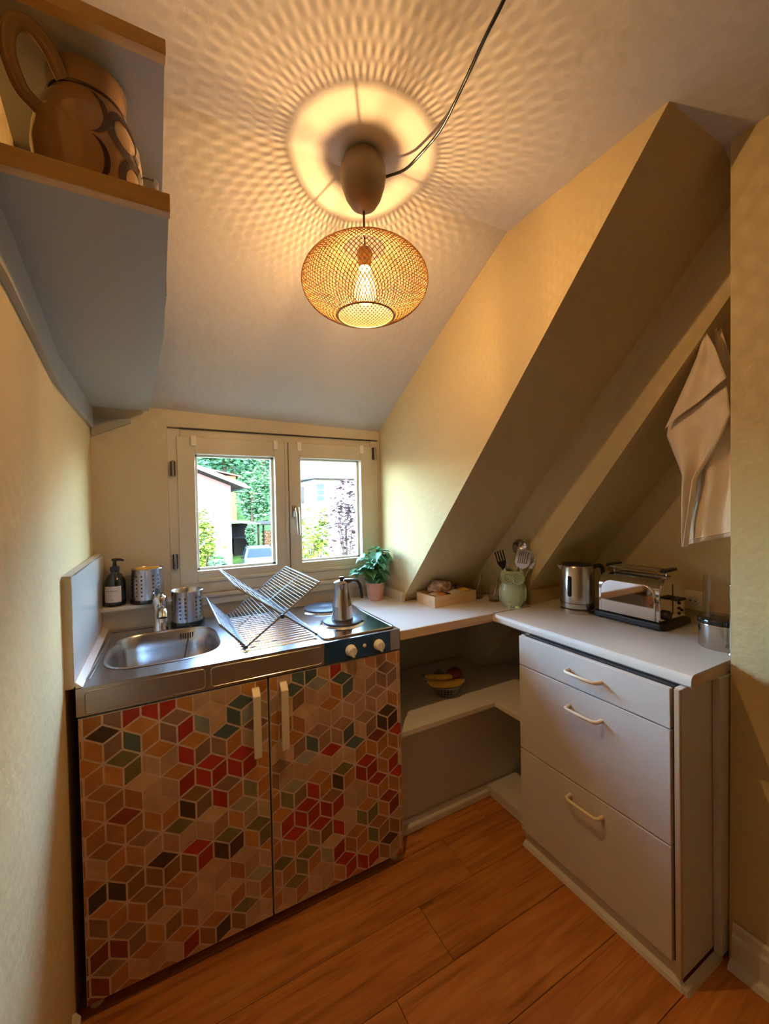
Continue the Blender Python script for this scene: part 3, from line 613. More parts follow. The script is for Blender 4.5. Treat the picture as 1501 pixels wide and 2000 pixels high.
MB().lathe([(.027, 0), (.027, .006), (.023, .010), (.023, .085), (.025, .095), (.027, .110), (.026, .125), (.018, .136), (0, .139)], 28).build('body', 'chrome', F, smooth=50)
MB().tube(bez([(0, -.012, .055), (.004, -.05, .085), (.008, -.095, .098), (.010, -.135, .094), (.010, -.150, .078)], 20), [.017]*6+[.015]*8+[.014]*7 if False else .0150, 14).build('spout', 'chrome', F, smooth=60)
MB().lathe([(.0155, 0), (.0155, -.014), (.012, -.016), (0, -.016)], 18, (.010, -.151, .080)).build('aerator', 'steel2', F, smooth=40)
MB().tube([(0, .0, .130), (.004, -.025, .146), (.008, -.075, .156)], [.011, .010, .007], 12, flat=.6).build('lever', 'chrome', F, smooth=60)

# ------------------------------------------------------------------ folding wire dish rack
K2 = thing('dish_rack', 'folding wire dish rack standing crossed on the drainer', 'dish rack', (.58, -.35, zt+.006))
ofs = V((.58, -.35, zt+.006))
def panel(name, a, b, ya, yb_, nw, cross=()):
    a, b = V((a[0], 0, a[1])), V((b[0], 0, b[1]))
    P_ = lambda t, y: a+(b-a)*t+V((0, y, 0))-ofs
    fr = MB().tube([P_(0, ya), P_(1, ya), P_(1, yb_), P_(0, yb_)], .0035, 8, closed=True).build(name, 'wire', K2, smooth=50)
    for i in range(1, nw+1):
        t = i/(nw+1); MB().tube([P_(t, ya), P_(t, yb_)], .0011, 6).build('wire', 'wire', fr)
    for t in cross: pass
    MB().tube([P_(.03, (ya+yb_)/2), P_(.97, (ya+yb_)/2)], .0022, 6).build('cross_wire', 'wire', fr)
panel('long_panel', (.478, .9135), (.738, 1.102), -.585, -.128, 26)
panel('crossing_panel', (.722, .914), (.452, 1.115), -.580, -.134, 13)
panel('short_panel', (.474, .9165), (.398, 1.0), -.582, -.130, 9)
for yy in (-.59, -.123): MB().lathe([(.007, -.006), (.008, 0), (.007, .006)], 14, V((.598, yy, 1.0))-ofs, m=Matrix.Rotation(R(90), 3, 'X')).build('pivot', 'iron', K2, smooth=40)
for p_ in ((.478, -.585), (.478, -.128), (.722, -.58), (.722, -.134)): MB().lathe([(.005, -.0005-.0035), (.006, 0), (.005, .006)], 10, V((p_[0], p_[1], .9135))-ofs).build('rubber_foot', 'black', K2, smooth=40)

# ------------------------------------------------------------------ moka pot
Q = thing('moka_pot', 'steel stovetop coffee maker with black handle on the front hotplate', 'coffee maker', (.868, -.475, zt+.0173), R(-28))
MB().lathe([(.041, 0), (.043, .003), (.042, .010), (.0385, .050), (.0385, .055)], 40).build('boiler', 'steel2', Q, smooth=50)
bd = MB().lathe([(.0395, .0552), (.0395, .060), (.037, .066), (.030, .140), (.0315, .146)], 40).build('pot', 'steel2', Q, smooth=50)
MB().prism([(-.012, 0), (.012, 0), (0, .016)], lambda u, v, d: (u*.8*(.35+.65*d), -(.029+v*d*1.0), .118+.026*d), 0, 1).build('spout', 'steel2', bd)
MB().lathe([(.0318, .1462), (.0318, .150), (.022, .156), (.010, .159), (0, .160)], 32).build('lid', 'steel2', Q, smooth=40)
MB().lathe([(.008, .1595), (.010, .164), (.009, .172), (0, .174)], 16).build('lid_knob', 'black', Q, smooth=50)
MB().tube(bez([(.026, 0, .150), (.045, 0, .157), (.066, 0, .150), (.076, 0, .125), (.080, 0, .085)], 24), .0085, 10, flat=.75).build('handle', 'black', Q, smooth=60)
MB().box((.010, -.010, .152), (.040, .010, .163)).build('hinge', 'black', Q, bevel=.003)

# ------------------------------------------------------------------ basil
Z = thing('basil_plant', 'potted basil in a pink terracotta pot right of the window', 'plant', (1.208, -.105, zc))
MB().lathe([(.036, 0), (.040, .002), (.0495, .078), (.051, .082), (.051, .090), (.047, .090), (.044, .075), (0, .074)], 36).build('pot', 'terra', Z, smooth=45)
MB().lathe([(.0445, .0755), (.03, .080), (0, .082)], 20).build('soil', 'soil', Z, smooth=60)
rn = random.Random(11); leafm = []
for q in range(3):
    w_, l_ = (.026, .060) if q == 0 else (.022, .052) if q == 1 else (.016, .038)
    def lf(u, v): 
        s_ = v; wd = w_*sin(pi*min(1, s_*.93+.07))**.8; x_ = (u-.5)*2*wd
        return V((x_, l_*s_, -.55*l_*s_*s_+.35*abs(x_)+.004*sin(9*s_)*(1 if abs(x_) > .004 else 0)))
    leafm.append(MB().grid(7, 8, lf).mesh('leaf', M['leaf'], 70))
stems = [(rn.uniform(-.02, .02), rn.uniform(-.02, .02)) for _ in range(9)]
tops = [(-.035, -.005, .205), (.0, -.03, .250), (.045, -.02, .235), (.02, .03, .262), (-.06, -.03, .170), (.045, .02, .200), (-.085, .0, .150), (.0, -.05, .190), (-.02, .04, .225)]
zp = V((1.208, -.105, zc))
for (sx, sy), tp in zip(stems, tops):
    pts = bez([(sx, sy, .076), (sx*.7+tp[0]*.3, sy*.7+tp[1]*.3, .13), tp], 10)
    st = MB().tube(pts, .002, 6).build('stem', 'stem', Z, smooth=60)
    for lev in range(3):
        p_ = pts[-1-lev*3] if lev*3 < len(pts) else pts[0]
        for k in range(4 if lev == 0 else 3):
            a = rn.uniform(0, 2*pi); tilt = rn.uniform(-.5, .55)
            o = bpy.data.objects.new('leaf', leafm[rn.choice((0, 0, 1, 1, 2))]); COL.objects.link(o); o.parent = Z
            o.location = p_+V((0, 0, rn.uniform(-.006, .006)))
            o.rotation_euler = (tilt, rn.uniform(-.3, .3), a); sc_ = rn.uniform(.8, 1.15); o.scale = (sc_, sc_, sc_)
            tip = o.location+zp+Matrix.Rotation(a, 3, 'Z') @ V((0, .05*sc_, 0))
            if tip.x > 1.275 or tip.y > -.025:
                o.rotation_euler.z = math.atan2(-(-.6), -.8)+rn.uniform(-.6, .6)+pi/2

# ------------------------------------------------------------------ wooden tray and what lies in it
X = thing('wooden_tray', 'small shallow beech box of coffee things left of the glass mugs', 'box', (1.485, -.345, zc), R(3))
hx, hy, hz = .132, .072, .052
for nm, a, b in (('side', (-hx, -hy, 0), (hx, -hy+.009, hz)), ('side', (-hx, hy-.009, 0), (hx, hy, hz)), ('end', (-hx, -hy+.009, 0), (-hx+.009, hy-.009, hz)), ('end', (hx-.009, -hy+.009, 0), (hx, hy-.009, hz)), ('base', (-hx+.009, -hy+.009, 0), (hx-.009, hy-.009, .006))):
    MB().box(a, b).build(nm, 'beech', X, bevel=.001)
MB().box((-hx-.0006, -.045, .014), (-hx, -.025, .03)).build('stamp', 'kraft', X)
def pouch(name, loc, sx, sy, sz, m, rot, label, cat):
    mb = MB().grid(9, 9, lambda u, v: V(((u-.5)*sx, (v-.5)*sy, sz*(sin(pi*u)*sin(pi*v))**.6)))
    mb.grid(9, 9, lambda u, v: V(((u-.5)*sx, (v-.5)*sy, -sz*.3*(sin(pi*u)*sin(pi*v))**.6)))
    o = mb.build(name, m, None, smooth=60, loc=loc); o.rotation_euler = rot; return tag(o, label, cat)
t_ = V((1.485, -.345, zc))
_b = MB().lathe([(.040, 0), (.054, .008), (.062, .022), (.060, .038), (.048, .054), (.030, .064), (.012, .066)], 30, sy=.62)
_b.v = [(x*(1+.22*mnoise.noise(V((x*28, y*28, z*28)))), y*(1+.22*mnoise.noise(V((x*28+5, y*28, z*28)))), z*(1+.25*mnoise.noise(V((x*24, y*24+9, z*10))))) for x, y, z in _b.v]
bg = _b.build('coffee_bag', 'bag', None, smooth=60, loc=tuple(t_+V((-.028, .012, .0475)))); bg.rotation_euler = (.2, -.1, -.25); tag(bg, 'speckled brown bag bulging out of the beech box', 'bag')
pouch('sachet', t_+V((-.075, -.020, .046)), .055, .07, .010, 'kraft', (.1, .05, .5), 'pale paper sachet at the left end of the beech box', 'sachet')
pouch('sachet', t_+V((-.060, -.045, .053)), .05, .035, .006, 'orange', (.15, .1, .2), 'orange sachet lying at the front of the beech box', 'sachet')
pouch('sachet', t_+V((-.028, -.048, .050)), .04, .03, .006, 'navy', (.2, .2, -.2), 'dark blue sachet beside the orange one in the beech box', 'sachet')
pouch('sachet', t_+V((.02, -.035, .052)), .07, .045, .006, 'label', (.15, -.1, .25), 'white sachet in the middle of the beech box', 'sachet')
pouch('sachet', t_+V((.075, -.02, .052)), .07, .05, .010, 'banana', (.1, -.15, -.3), 'yellow and black sachet at the right end of the beech box', 'sachet')
tag(MB().tube([t_+V((.055, .01, .012)), t_+V((.058, .0, .085))], [.004, .006], 8).build('stirrer', 'navy', None, smooth=50), 'short dark stirrer standing upright in the beech box', 'stirrer')
def mug(loc, label, h, r):
    g = thing('glass_mug', label, 'mug', loc, R(-60), 'clear glass mugs')
    MB().lathe([(r*.8, 0), (r*.95, .003), (r, h*.5), (r*1.02, h), (r*.96, h), (r*.92, h*.5), (r*.85, .010), (0, .008)], 28).build('cup', 'glass', g, smooth=50)
    MB().tube(bez([(r*.95, 0, h*.85), (r*1.7, 0, h*.8), (r*1.75, 0, h*.35), (r*.95, 0, h*.2)], 18), .004, 8).build('handle', 'glass', g, smooth=60)
mug((1.660, -.372, zc), 'clear glass mug with a spoon, next to the beech box', .07, .032)
mug((1.690, -.468, zc), 'clear glass mug standing closest to the owl pot', .075, .034)
def teaspoon(p, q, label):
    d = (V(q)-V(p)); o = thing('teaspoon', label, 'spoon', p)
    MB().tube([(0, 0, 0), d*.5, d*.95], [.0018, .002, .003], 8).build('shaft', 'steel2', o, smooth=60)
    MB().lathe([(0, -.012), (.008, -.008), (.010, 0), (.008, .010), (0, .016)], 14, d, sy=.4).build('spoon_bowl', 'steel2', o, smooth=60)
teaspoon((1.652, -.368, zc+.0095), (1.672, -.39, zc+.115), 'steel teaspoon standing in the mug next to the beech box')
teaspoon((1.685, -.462, zc+.0095), (1.700, -.48, zc+.105), 'steel teaspoon standing in the mug closest to the owl pot')
tag(MB().lathe([(.006, 0), (.006, .07), (.004, .085), (0, .086)], 10).build('glass_vial', 'glass', None, smooth=60, loc=(1.575, -.612, zc)), 'thin clear glass tube standing on the joint of the worktops', 'tube')

# ------------------------------------------------------------------ owl pot with cooking tools
O = thing('owl_pot', 'pale green ceramic owl pot holding cooking tools', 'pot', (1.690, -.586, zc+.001), R(-40))
OP = [(.040, 0), (.044, .004), (.055, .030), (.062, .060), (.060, .085), (.052, .105), (.051, .112), (.057, .130), (.057, .150), (.051, .168), (.048, .170), (.047, .165), (.050, .148), (.046, .11), (.052, .07), (.040, .02), (0, .015)]
MB().lathe(OP, 40).build('body', 'owl', O, smooth=60)
for sx in (-1, 1):
    ey = MB()
    for rr in (.025, .017, .009): ey.tube([(sx*.023+rr*cos(2*pi*k/24), -.0545+.35*abs(sx*.023+rr*cos(2*pi*k/24))**1*.55-.004, .138+rr*sin(2*pi*k/24)) for k in range(24)], .0036, 6, closed=True)
    ey.build('eye_ring', 'owl', O, smooth=60)
    MB().lathe([(.006, 0), (.005, .003), (0, .005)], 14, (sx*.023, -.050, .138), m=Matrix.Rotation(R(90), 3, 'X')).build('pupil', 'owl', O, smooth=60)
    MB().lathe([(0, -.045), (.012, -.03), (.018, 0), (.014, .025), (0, .042)], 16, (sx*.055, -.012, .065), sx=.5).build('wing', 'owl', O, smooth=60)
    MB().lathe([(.012, 0), (.007, .010), (0, .020)], 12, (sx*.036, -.028, .163)).build('ear', 'owl', O, smooth=60)
    MB().lathe([(.013, -.001), (.012, .006), (0, .012)], 14, (sx*.018, -.044, 0)).build('claw', 'owl', O, smooth=60)
MB().lathe([(.006, 0), (.004, .010), (0, .018)], 10, (0, -.052, .134), m=Matrix.Rotation(R(150), 3, 'X')).build('beak', 'owl', O, smooth=60)
oz = V((1.690, -.586, zc+.022))
CR = V((.878, -.478, 0)); CF = V((-.478, -.878, 0))      # along and towards the room's diagonal
def tool(name, label, lean, top, cat='utensil'):
    """an Empty at the pot's bottom; local z runs up the tool"""
    o = thing(name, label, cat, tuple(oz+CR*lean*.010-CF*0)); d = (V(top)-V(o.location)).normalized()
    x = CR-d*CR.dot(d); x.normalize(); y = d.cross(x)
    o.rotation_euler = Matrix(((x.x, y.x, d.x), (x.y, y.y, d.y), (x.z, y.z, d.z))).to_euler(); return o, (V(top)-V(o.location)).length
f_, n_ = tool('serving_fork', 'dark long-tined serving fork leaning left in the owl pot', 0, oz+CR*-.062+V((0, 0, .240)))
MB().tube([(0, 0, 0), (0, 0, n_-.085)], [.004, .005], 8).build('shaft', 'blackg', f_, smooth=60)
MB().prism([(-.005, n_-.09), (.005, n_-.09), (.020, n_-.062), (.021, n_-.05), (-.021, n_-.05), (-.020, n_-.062)], lambda u, v, d: (u, -.0015+.003*d, v), 0, 1).build('head', 'blackg', f_, bevel=.001)
for k in range(4): MB().box((-.021+k*.0122, -.0015, n_-.0505), (-.0155+k*.0122, .0015, n_)).build('tine', 'blackg', f_, bevel=.001)
s_, n_ = tool('slotted_spatula', 'steel slotted spatula at the front of the owl pot', 1, oz+CR*.055+CF*.020+V((0, 0, .246)))
MB().tube([(0, 0, 0), (0, 0, n_-.09)], .004, 8).build('shaft', 'steel2', s_, smooth=60)
hdp = MB()
for a, b in ((-.036, -.0235), (-.019, -.0135), (-.009, -.0035), (.001, .0065), (.011, .0165), (.021, .034)): hdp.box((a, -.001, n_-.068), (b, .001, n_-.012))
hdp.prism([(-.036, n_-.0125), (.034, n_-.0125), (.034, n_), (-.036, n_)], lambda u, v, d: (u, -.001+.002*d, v), 0, 1)
hdp.prism([(-.006, n_-.095), (.006, n_-.095), (.024, n_-.082), (.034, n_-.0675), (-.036, n_-.0675), (-.026, n_-.082)], lambda u, v, d: (u, -.001+.002*d, v), 0, 1)
hdp.build('blade', 'steel2', s_)
l_, n_ = tool('ladle', 'round steel ladle standing tallest at the back of the owl pot', .5, oz+CR*.048-CF*.018+V((0, 0, .292)))
MB().tube([(0, 0, 0), (0, 0, n_-.055)], .004, 8).build('shaft', 'steel2', l_, smooth=60)
MB().lathe([(.0, -.018), (.020, -.014), (.034, .0), (.038, .012), (.036, .012), (.030, .0), (0, -.012)], 28, (0, .004, n_-.038), m=Matrix.Rotation(R(88), 3, 'X')).build('ladle_bowl', 'steel2', l_, smooth=60)
for nm, lb, off, zz, sz in (('serving_spoon', 'large steel spoon leaning right out of the owl pot', CR*.118-CF*.0, .215, 1.1), ('mixing_spoon', 'small steel spoon between fork and spatula in the owl pot', CR*-.024-CF*.022, .180, .7)):
    p_, n_ = tool(nm, lb, .8 if sz == 1 else -.5, oz+off+V((0, 0, zz)))
    MB().tube([(0, 0, 0), (0, 0, n_-.06*sz)], .0038, 8).build('shaft', 'steel2', p_, smooth=60)
    MB().lathe([(0, -.034*sz), (.012*sz, -.026*sz), (.022*sz, 0), (.018*sz, .022*sz), (0, .036*sz)], 22, (0, 0, n_-.034*sz), sy=.28).build('spoon_bowl', 'steel2', p_, smooth=60)

# ------------------------------------------------------------------ kettle
E_ = thing('electric_kettle', 'brushed steel electric kettle with black handle beside the toaster', 'kettle', (1.858, -.808, zc), R(-42))
MB().lathe([(.070, 0), (.071, .004), (.071, .014), (.066, .019)], 40).build('power_base', 'steel', E_, smooth=40)
MB().lathe([(.067, .0192), (.067, .024)], 40).build('base_gap', 'black', E_, smooth=40)
kb = MB().lathe([(.0705, .0242), (.0705, .040), (.068, .20), (.064, .207)], 44).build('body', 'steel', E_, smooth=40)
MB().tube([(.0702*cos(2*pi*k/44), .0702*sin(2*pi*k/44), .046) for k in range(44)], .0012, 6, closed=True).build('waist_line', 'black', kb)
MB().lathe([(.064, .2072), (.060, .213), (.02, .217), (0, .217)], 40).build('lid', 'black', E_, smooth=40)
MB().prism([(-.018, 0), (.018, 0), (0, .022)], lambda u, v, d: (-.062-v*(.2+.8*d), u*(.4+.6*d), .178+.028*d), 0, 1).build('spout', 'steel', E_)
MB().prism(rrect(-.009, .009, .075, .165, .008), lambda u, v, d: (.0692*cos(R(-128)+u/.0692)*(1.005+.012*d), .0692*sin(R(-128)+u/.0692)*(1.005+.012*d), v), 0, 1).build('water_gauge', 'blackg', kb)
MB().tube(bez([(.060, 0, .196), (.085, 0, .205), (.100, 0, .198), (.106, 0, .165), (.104, 0, .10), (.098, 0, .062)], 30), .0105, 12, flat=.85).build('handle', 'black', E_, smooth=60)
MB().tube(bez([(.108, 0, .19), (.1155, 0, .16), (.114, 0, .10)], 12), .0045, 8).build('handle_trim', 'steel2', E_, smooth=60)
MB().tube(bez([(.066, .0, .008), (.10, .01, .006), (.15, .05, .006), (.20, .09, .006)], 18), .004, 8).build('power_cord', 'black', E_, smooth=60)

# ------------------------------------------------------------------ toaster
A = thing('toaster', 'shiny chrome two-slice toaster with bun rack on the right worktop', 'toaster', (1.945, -1.030, zc), R(0))
MB().prism(rrect(-.105, .105, -.140, .140, .015), lambda u, v, d: (u, v, .006+.022*d), 0, 1).build('base', 'black', A, bevel=.004)
for fx in (-.08, .08):
    for fy in (-.11, .11): MB().lathe([(.010, 0), (.011, .0062)], 14, (fx, fy, 0)).build('foot', 'black', A, smooth=40)
arch = [(-.088, .028)]+[(-.088+.055-.055*cos(R(t)), .133+.055*sin(R(t))) for t in range(0, 91, 10)]+[(.088-.055+.055*sin(R(t)), .133+.055*cos(R(t))) for t in range(0, 91, 10)]+[(.088, .028)]
MB().prism(arch, lambda u, v, d: (u, -.122+.244*d, v), 0, 1).build('body', 'chrome', A, smooth=35, bevel=.004)
side = [(-.110, .032)]+[(-.110+.05-.05*cos(R(t)), .120+.05*sin(R(t))) for t in range(0, 91, 10)]+[(.110-.05+.05*sin(R(t)), .120+.05*cos(R(t))) for t in range(0, 91, 10)]+[(.110, .032)]
for sx in (-1, 1):
    MB().prism(side, lambda u, v, d: (sx*(.0885+.0065*d), u*(1-.035*d), .032+(v-.032)*(1-.03*d)), 0, 1).build('side_shell', 'chrome', A, smooth=40, bevel=.002)
for cx in (-.032, .032): MB().box((cx-.014, -.095, .1875), (cx+.014, .095, .1888)).build('bread_slot', 'black', A)
MB().box((-.003, -.1228, .05), (.003, -.1218, .165)).build('lever_slot', 'black', A); MB().box((-.028, -.155, .108), (.028, -.123, .118)).build('lever', 'black', A, bevel=.004)
MB().lathe([(.019, 0), (.018, .012), (.015, .016), (0, .016)], 24, (-.050, -.1222, .055), m=Matrix.Rotation(R(90), 3, 'X')).build('browning_knob', 'black', A, smooth=40)
for k, (bx_, bz) in enumerate(((.046, .088), (.046, .068), (.046, .048), (.066, .058))): MB().lathe([(.006, 0), (.005, .004), (0, .004)], 14, (bx_, -.1222, bz), m=Matrix.Rotation(R(90), 3, 'X')).build('button', 'blackg', A, smooth=40)
rk = MB().tube([(-.05, -.095, .214), (.05, -.095, .214), (.05, .095, .214), (-.05, .095, .214)], .002, 6, closed=True).build('bun_rack', 'chrome', A)
for cx in (-.025, 0, .025): MB().tube([(cx, -.095, .214), (cx, .095, .214)], .0015, 6).build('rack_wire', 'chrome', rk)
for cx in (-.045, .045):
    for cy in (-.085, .085): MB().tube([(cx, cy, .214), (cx*.8, cy, .200), (cx*.8, cy*.96, .188)], .0016, 6).build('rack_leg', 'chrome', rk)
for cy in (-.108, .108): MB().prism([(-.045, .210), (.045, .214), (.042, .224), (-.035, .223)], lambda u, v, d: (u, cy-.011+.022*d, v), 0, 1).build('rack_handle', 'black', rk, bevel=.003)
so = thing('wall_socket', 'cream wall socket behind the toaster', 'socket', (2.1845, -1.115, .955))
MB().box((-.010, -.040, -.040), (0, .040, .040)).build('plate', 'cream', so, bevel=.004)
MB().lathe([(.021, 0), (.021, .0012), (.018, .0012), (.017, -.004+.005), (0, .001)], 24, (-.0105, 0, 0), m=Matrix.Rotation(R(-90), 3, 'Y')).build('socket_well', 'trimw', so, smooth=40)
for cy in (-.0095, .0095): MB().lathe([(.003, 0), (.003, .001), (0, .001)], 10, (-.0118, cy, 0), m=Matrix.Rotation(R(-90), 3, 'Y')).build('pin_hole', 'dark', so)

# ------------------------------------------------------------------ canister, glass cylinder, towel rod
Y = thing('steel_canister', 'low steel canister with dark lid at the right wall edge', 'canister', (1.852, -1.345, zc))
MB().lathe([(.060, 0), (.062, .003), (.062, .078), (.060, .080)], 44).build('can', 'steel', Y, smooth=40)
MB().lathe([(.064, .0802), (.065, .083), (.065, .094), (.062, .098), (0, .0985)], 44).build('lid', 'blackg', Y, smooth=40)
MB().tube([(.0635*cos(2*pi*k/44), .0635*sin(2*pi*k/44), .079) for k in range(44)], .0018, 6, closed=True).build('clamp_ring', 'chrome', Y, smooth=60)
tag(MB().lathe([(.045, 0), (.047, .002), (.047, .14), (.0455, .14), (.0455, .004), (0, .003)], 40).build('glass_cylinder', 'glass', None, smooth=50, loc=(1.850, -1.343, zc+.0987)), 'tall clear glass cylinder standing on the steel canister', 'glass')
rp = thing('chrome_rod', 'slim upright chrome rod between canister and right wall', 'rod', (1.784, -1.3985, zc))
MB().lathe([(.0098, 0), (.0098, .006), (.008, .009)], 28).build('foot_plate', 'steel', rp, smooth=40); MB().tube([(0, 0, .008), (0, 0, .22)], .0060, 14).build('rod', 'chrome', rp, smooth=50); MB().lathe([(.0063, .22), (.005, .226), (0, .228)], 14).build('tip', 'chrome', rp, smooth=60)

# ------------------------------------------------------------------ towel on its hook
tw_ = thing('dish_towel', 'beige linen dish towel hanging folded from a hook on the sloping beam', 'towel', (1.83, -1.335, 1.96))
def prof(tab, v):
    for (a, x), (b, y_) in zip(tab, tab[1:]):
        if a <= v <= b: t = (v-a)/(b-a); return x+(y_-x)*t
    return tab[-1][1]
def sheet(left, right, zt_, zb_, fold, xoff, nu=22, nv=40, ph=0, hem=0):
    def fn(u, v):
        lw, rw = prof(left, v), prof(right, v)
        z = zt_(u)+(zb_(u)-zt_(u))*v
        return V((xoff(u, v)+fold*min(1, v*2.2+.1)*sin(u*2*pi*1.5+ph+v*1.4), lw+(rw-lw)*u, z))
    return MB().grid(nu, nv, fn)
sheet([(0, .010), (.15, .02), (.5, .075), (.72, .060), (.9, .098), (1, .092)], [(0, -.015), (.2, -.045), (.45, -.060), (1, -.064)], lambda u: -.03, lambda u: -.742+.045*u, .016, lambda u, v: .016-.002*v).build('back_fold', 'cloth', tw_, smooth=80, solid=.0025)
sheet([(0, .012), (.25, .034), (1, .130)], [(0, .006), (.35, -.02), (1, -.052)], lambda u: -.045, lambda u: -.335+.125*u, .006, lambda u, v: -.030-.006*v, ph=1).build('front_flap', 'cloth', tw_, smooth=80, solid=.0025)
sheet([(0, .128), (.12, .138), (.45, .088), (1, .080)], [(0, -.040), (.18, -.052), (.35, -.02), (.55, .040), (1, .075)], lambda u: -.305+.08*u, lambda u: -.745-.0*u, .018, lambda u, v: -.010-.006*v, ph=2.2).build('middle_fold', 'cloth', tw_, smooth=80, solid=.0025)
MB().tube(bez([(0, .004, -.045), (-.004, .012, -.015), (-.006, .006, .008), (-.003, -.006, -.010), (.0, -.008, -.045)], 20), .004, 8, flat=.5).build('hanging_loop', 'cloth', tw_, smooth=60)
MB().tube([(.0+.016*sin(k/9*2*pi*1.5+1.4)+.010, .092-.156*k/9, -.728+.045*k/9) for k in range(10)], .0028, 6, flat=.6).build('hem', 'cloth', tw_, smooth=60)
hk = MB().tube(bez([(1.787+.001, -1.329, 1.972), (1.80, -1.330, 1.960), (1.818, -1.331, 1.958), (1.822, -1.331, 1.970)], 14), .0022, 8).build('towel_hook', 'iron', None, smooth=60)
hk = tag(hk, 'small metal hook that carries the beige dish towel', 'hook')

# ------------------------------------------------------------------ fruit basket
FB = V((1.375, -.475, .4968))
Bk = thing('fruit_basket', 'small wire fruit basket on the corner shelf', 'basket', tuple(FB))
MB().lathe([(.040, 0), (.042, .002), (.040, .004), (0, .003)], 28).build('basket_base', 'wire', Bk, smooth=40)
for rr, zz in ((.050, .016), (.058, .030), (.065, .044), (.070, .054)):
    MB().tube([(rr*cos(2*pi*k/36), rr*sin(2*pi*k/36), zz) for k in range(36)], .0016 if zz < .05 else .0026, 6, closed=True).build('hoop', 'wire', Bk, smooth=60)
pr_ = None
for k in range(26):
    if pr_ is None: pr_ = MB().tube([(.040, 0, .002), (.052, 0, .018), (.070, 0, .054)], .0013, 6).build('rib', 'wire', Bk)
    q = pr_ if k == 0 else dup(pr_, Bk); q.rotation_euler = (0, 0, 2*pi*k/26)
for i, (dx, dy, dz, rz, lb) in enumerate(((-.022, -.030, .066, -.40, 'ripe banana lying at the front rim of the fruit basket'), (-.016, .000, .084, -.36, 'ripe banana lying higher, behind the front banana'))):
    bn = thing('banana', lb, 'banana', tuple(FB+V((dx, dy, dz))), rz, 'bananas in the basket')
    P_ = [V((.098*sin(t), 0, -.03+.050*(1-cos(t))*1.0)) for t in [R(-62+124*k/18) for k in range(19)]]; P_ = [V((p.x, p.y, p.z*.6+.014)) for p in P_]
    MB().tube(P_, [.004, .006, .011, .0145]+[.0165]*11+[.0145, .011, .007, .004], 8).build('peel', 'banana', bn, smooth=50)
    MB().tube([P_[0], P_[0]+V((-.008, 0, .004))], [.004, .0035], 6).build('stalk', 'stalk', bn)
ap = thing('apple', 'dark red apple at the right side of the fruit basket', 'apple', tuple(FB+V((.046, -.006, .044))))
MB().lathe([(0, .004), (.012, .0), (.028, .012), (.038, .034), (.035, .056), (.020, .069), (.008, .066), (0, .060)], 28).build('flesh', 'apple', ap, smooth=60); MB().tube([(0, 0, .061), (.004, 0, .08)], .0015, 6).build('stem', 'stalk', ap)
gr = None; rn = random.Random(3)
gp = [(-.035, .045, .058), (-.018, .052, .060), (.0, .054, .062), (-.028, .030, .074), (-.010, .036, .077), (.006, .040, .078), (-.020, .046, .083), (.018, .050, .064), (-.045, .032, .060), (-.004, .046, .092)]
for i, g_ in enumerate(gp):
    if gr is None: gr = MB().lathe([(0, -.0115), (.006, -.0095), (.0105, -.004), (.0115, 0), (.0105, .005), (.006, .010), (0, .012)], 16).mesh('grape', M['grape'], 70)
    o = bpy.data.objects.new('grape', gr); COL.objects.link(o); o.location = FB+V(g_); o.rotation_euler = (rn.random(), rn.random(), 0); tag(o, 'dark green grape in the bunch at the back of the fruit basket', 'grape', 'grapes in the fruit basket')
# ------------------------------------------------------------------ outdoors, one storey below
GZ = -2.4
def xm(name, col, rough=.9, metal=0, vary=None, coat=0): return mat(name, col, rough, metal, vary=vary, spec=.08, coat=coat)
EXT = dict(  # lower outdoor brightness is put into these colours, darker than the real surfaces
    wallw=xm('render_white_dimmed', (.080, .082, .084)), pink=xm('pink_band', (.085, .034, .032)), tile=xm('roof_tile', (.050, .034, .026), vary=(3, .3)), tilew=xm('pale_roof', (.060, .050, .042), vary=(2, .25)),
    orange=xm('orange_wall', (.085, .036, .017)), gravel=xm('gravel', (.060, .052, .050), vary=(2, .2)), grass=xm('lawn', (.018, .040, .009), vary=(1.5, .4)),
    l1=xm('foliage_dark', (.018, .060, .030), vary=(1.2, .5)), l2=xm('foliage_mid', (.040, .095, .045), vary=(1.2, .5)), l3=xm('foliage_yellow', (.060, .090, .010), vary=(2, .5)), l4=xm('foliage_red', (.020, .012, .015), vary=(2, .5)),
    bark=xm('bark', (.024, .017, .012)), shed=xm('dark_timber', (.010, .009, .008)), car=xm('silver_car', (.040, .042, .045), .35), glassd=xm('car_glass', (.008, .014, .020), .2), tyre=xm('tyre', (.004, .004, .004)), log=xm('log_end', (.060, .036, .020), vary=(6, .4)),
    lamp=xm('headlight', (.070, .070, .072), .2), shut=xm('grey_shutter', (.030, .028, .025)), grw=xm('gutter', (.035, .035, .035), .5))
struct(MB().add([(-40, 3, GZ), (60, 3, GZ), (60, 90, GZ), (-40, 90, GZ)], [(0,1,2,3)]).build('ground', EXT['gravel']))
def hillz(x, y): return GZ+max(0, (y-28))*.30
hl_ = MB().grid(12, 10, lambda u, v: V((-25+75*u, 27+60*v, hillz(0, 27+60*v)+.02+.5*sin(u*9+v*5)*v))); struct(hl_.build('ground_hill', EXT['grass'], smooth=60))
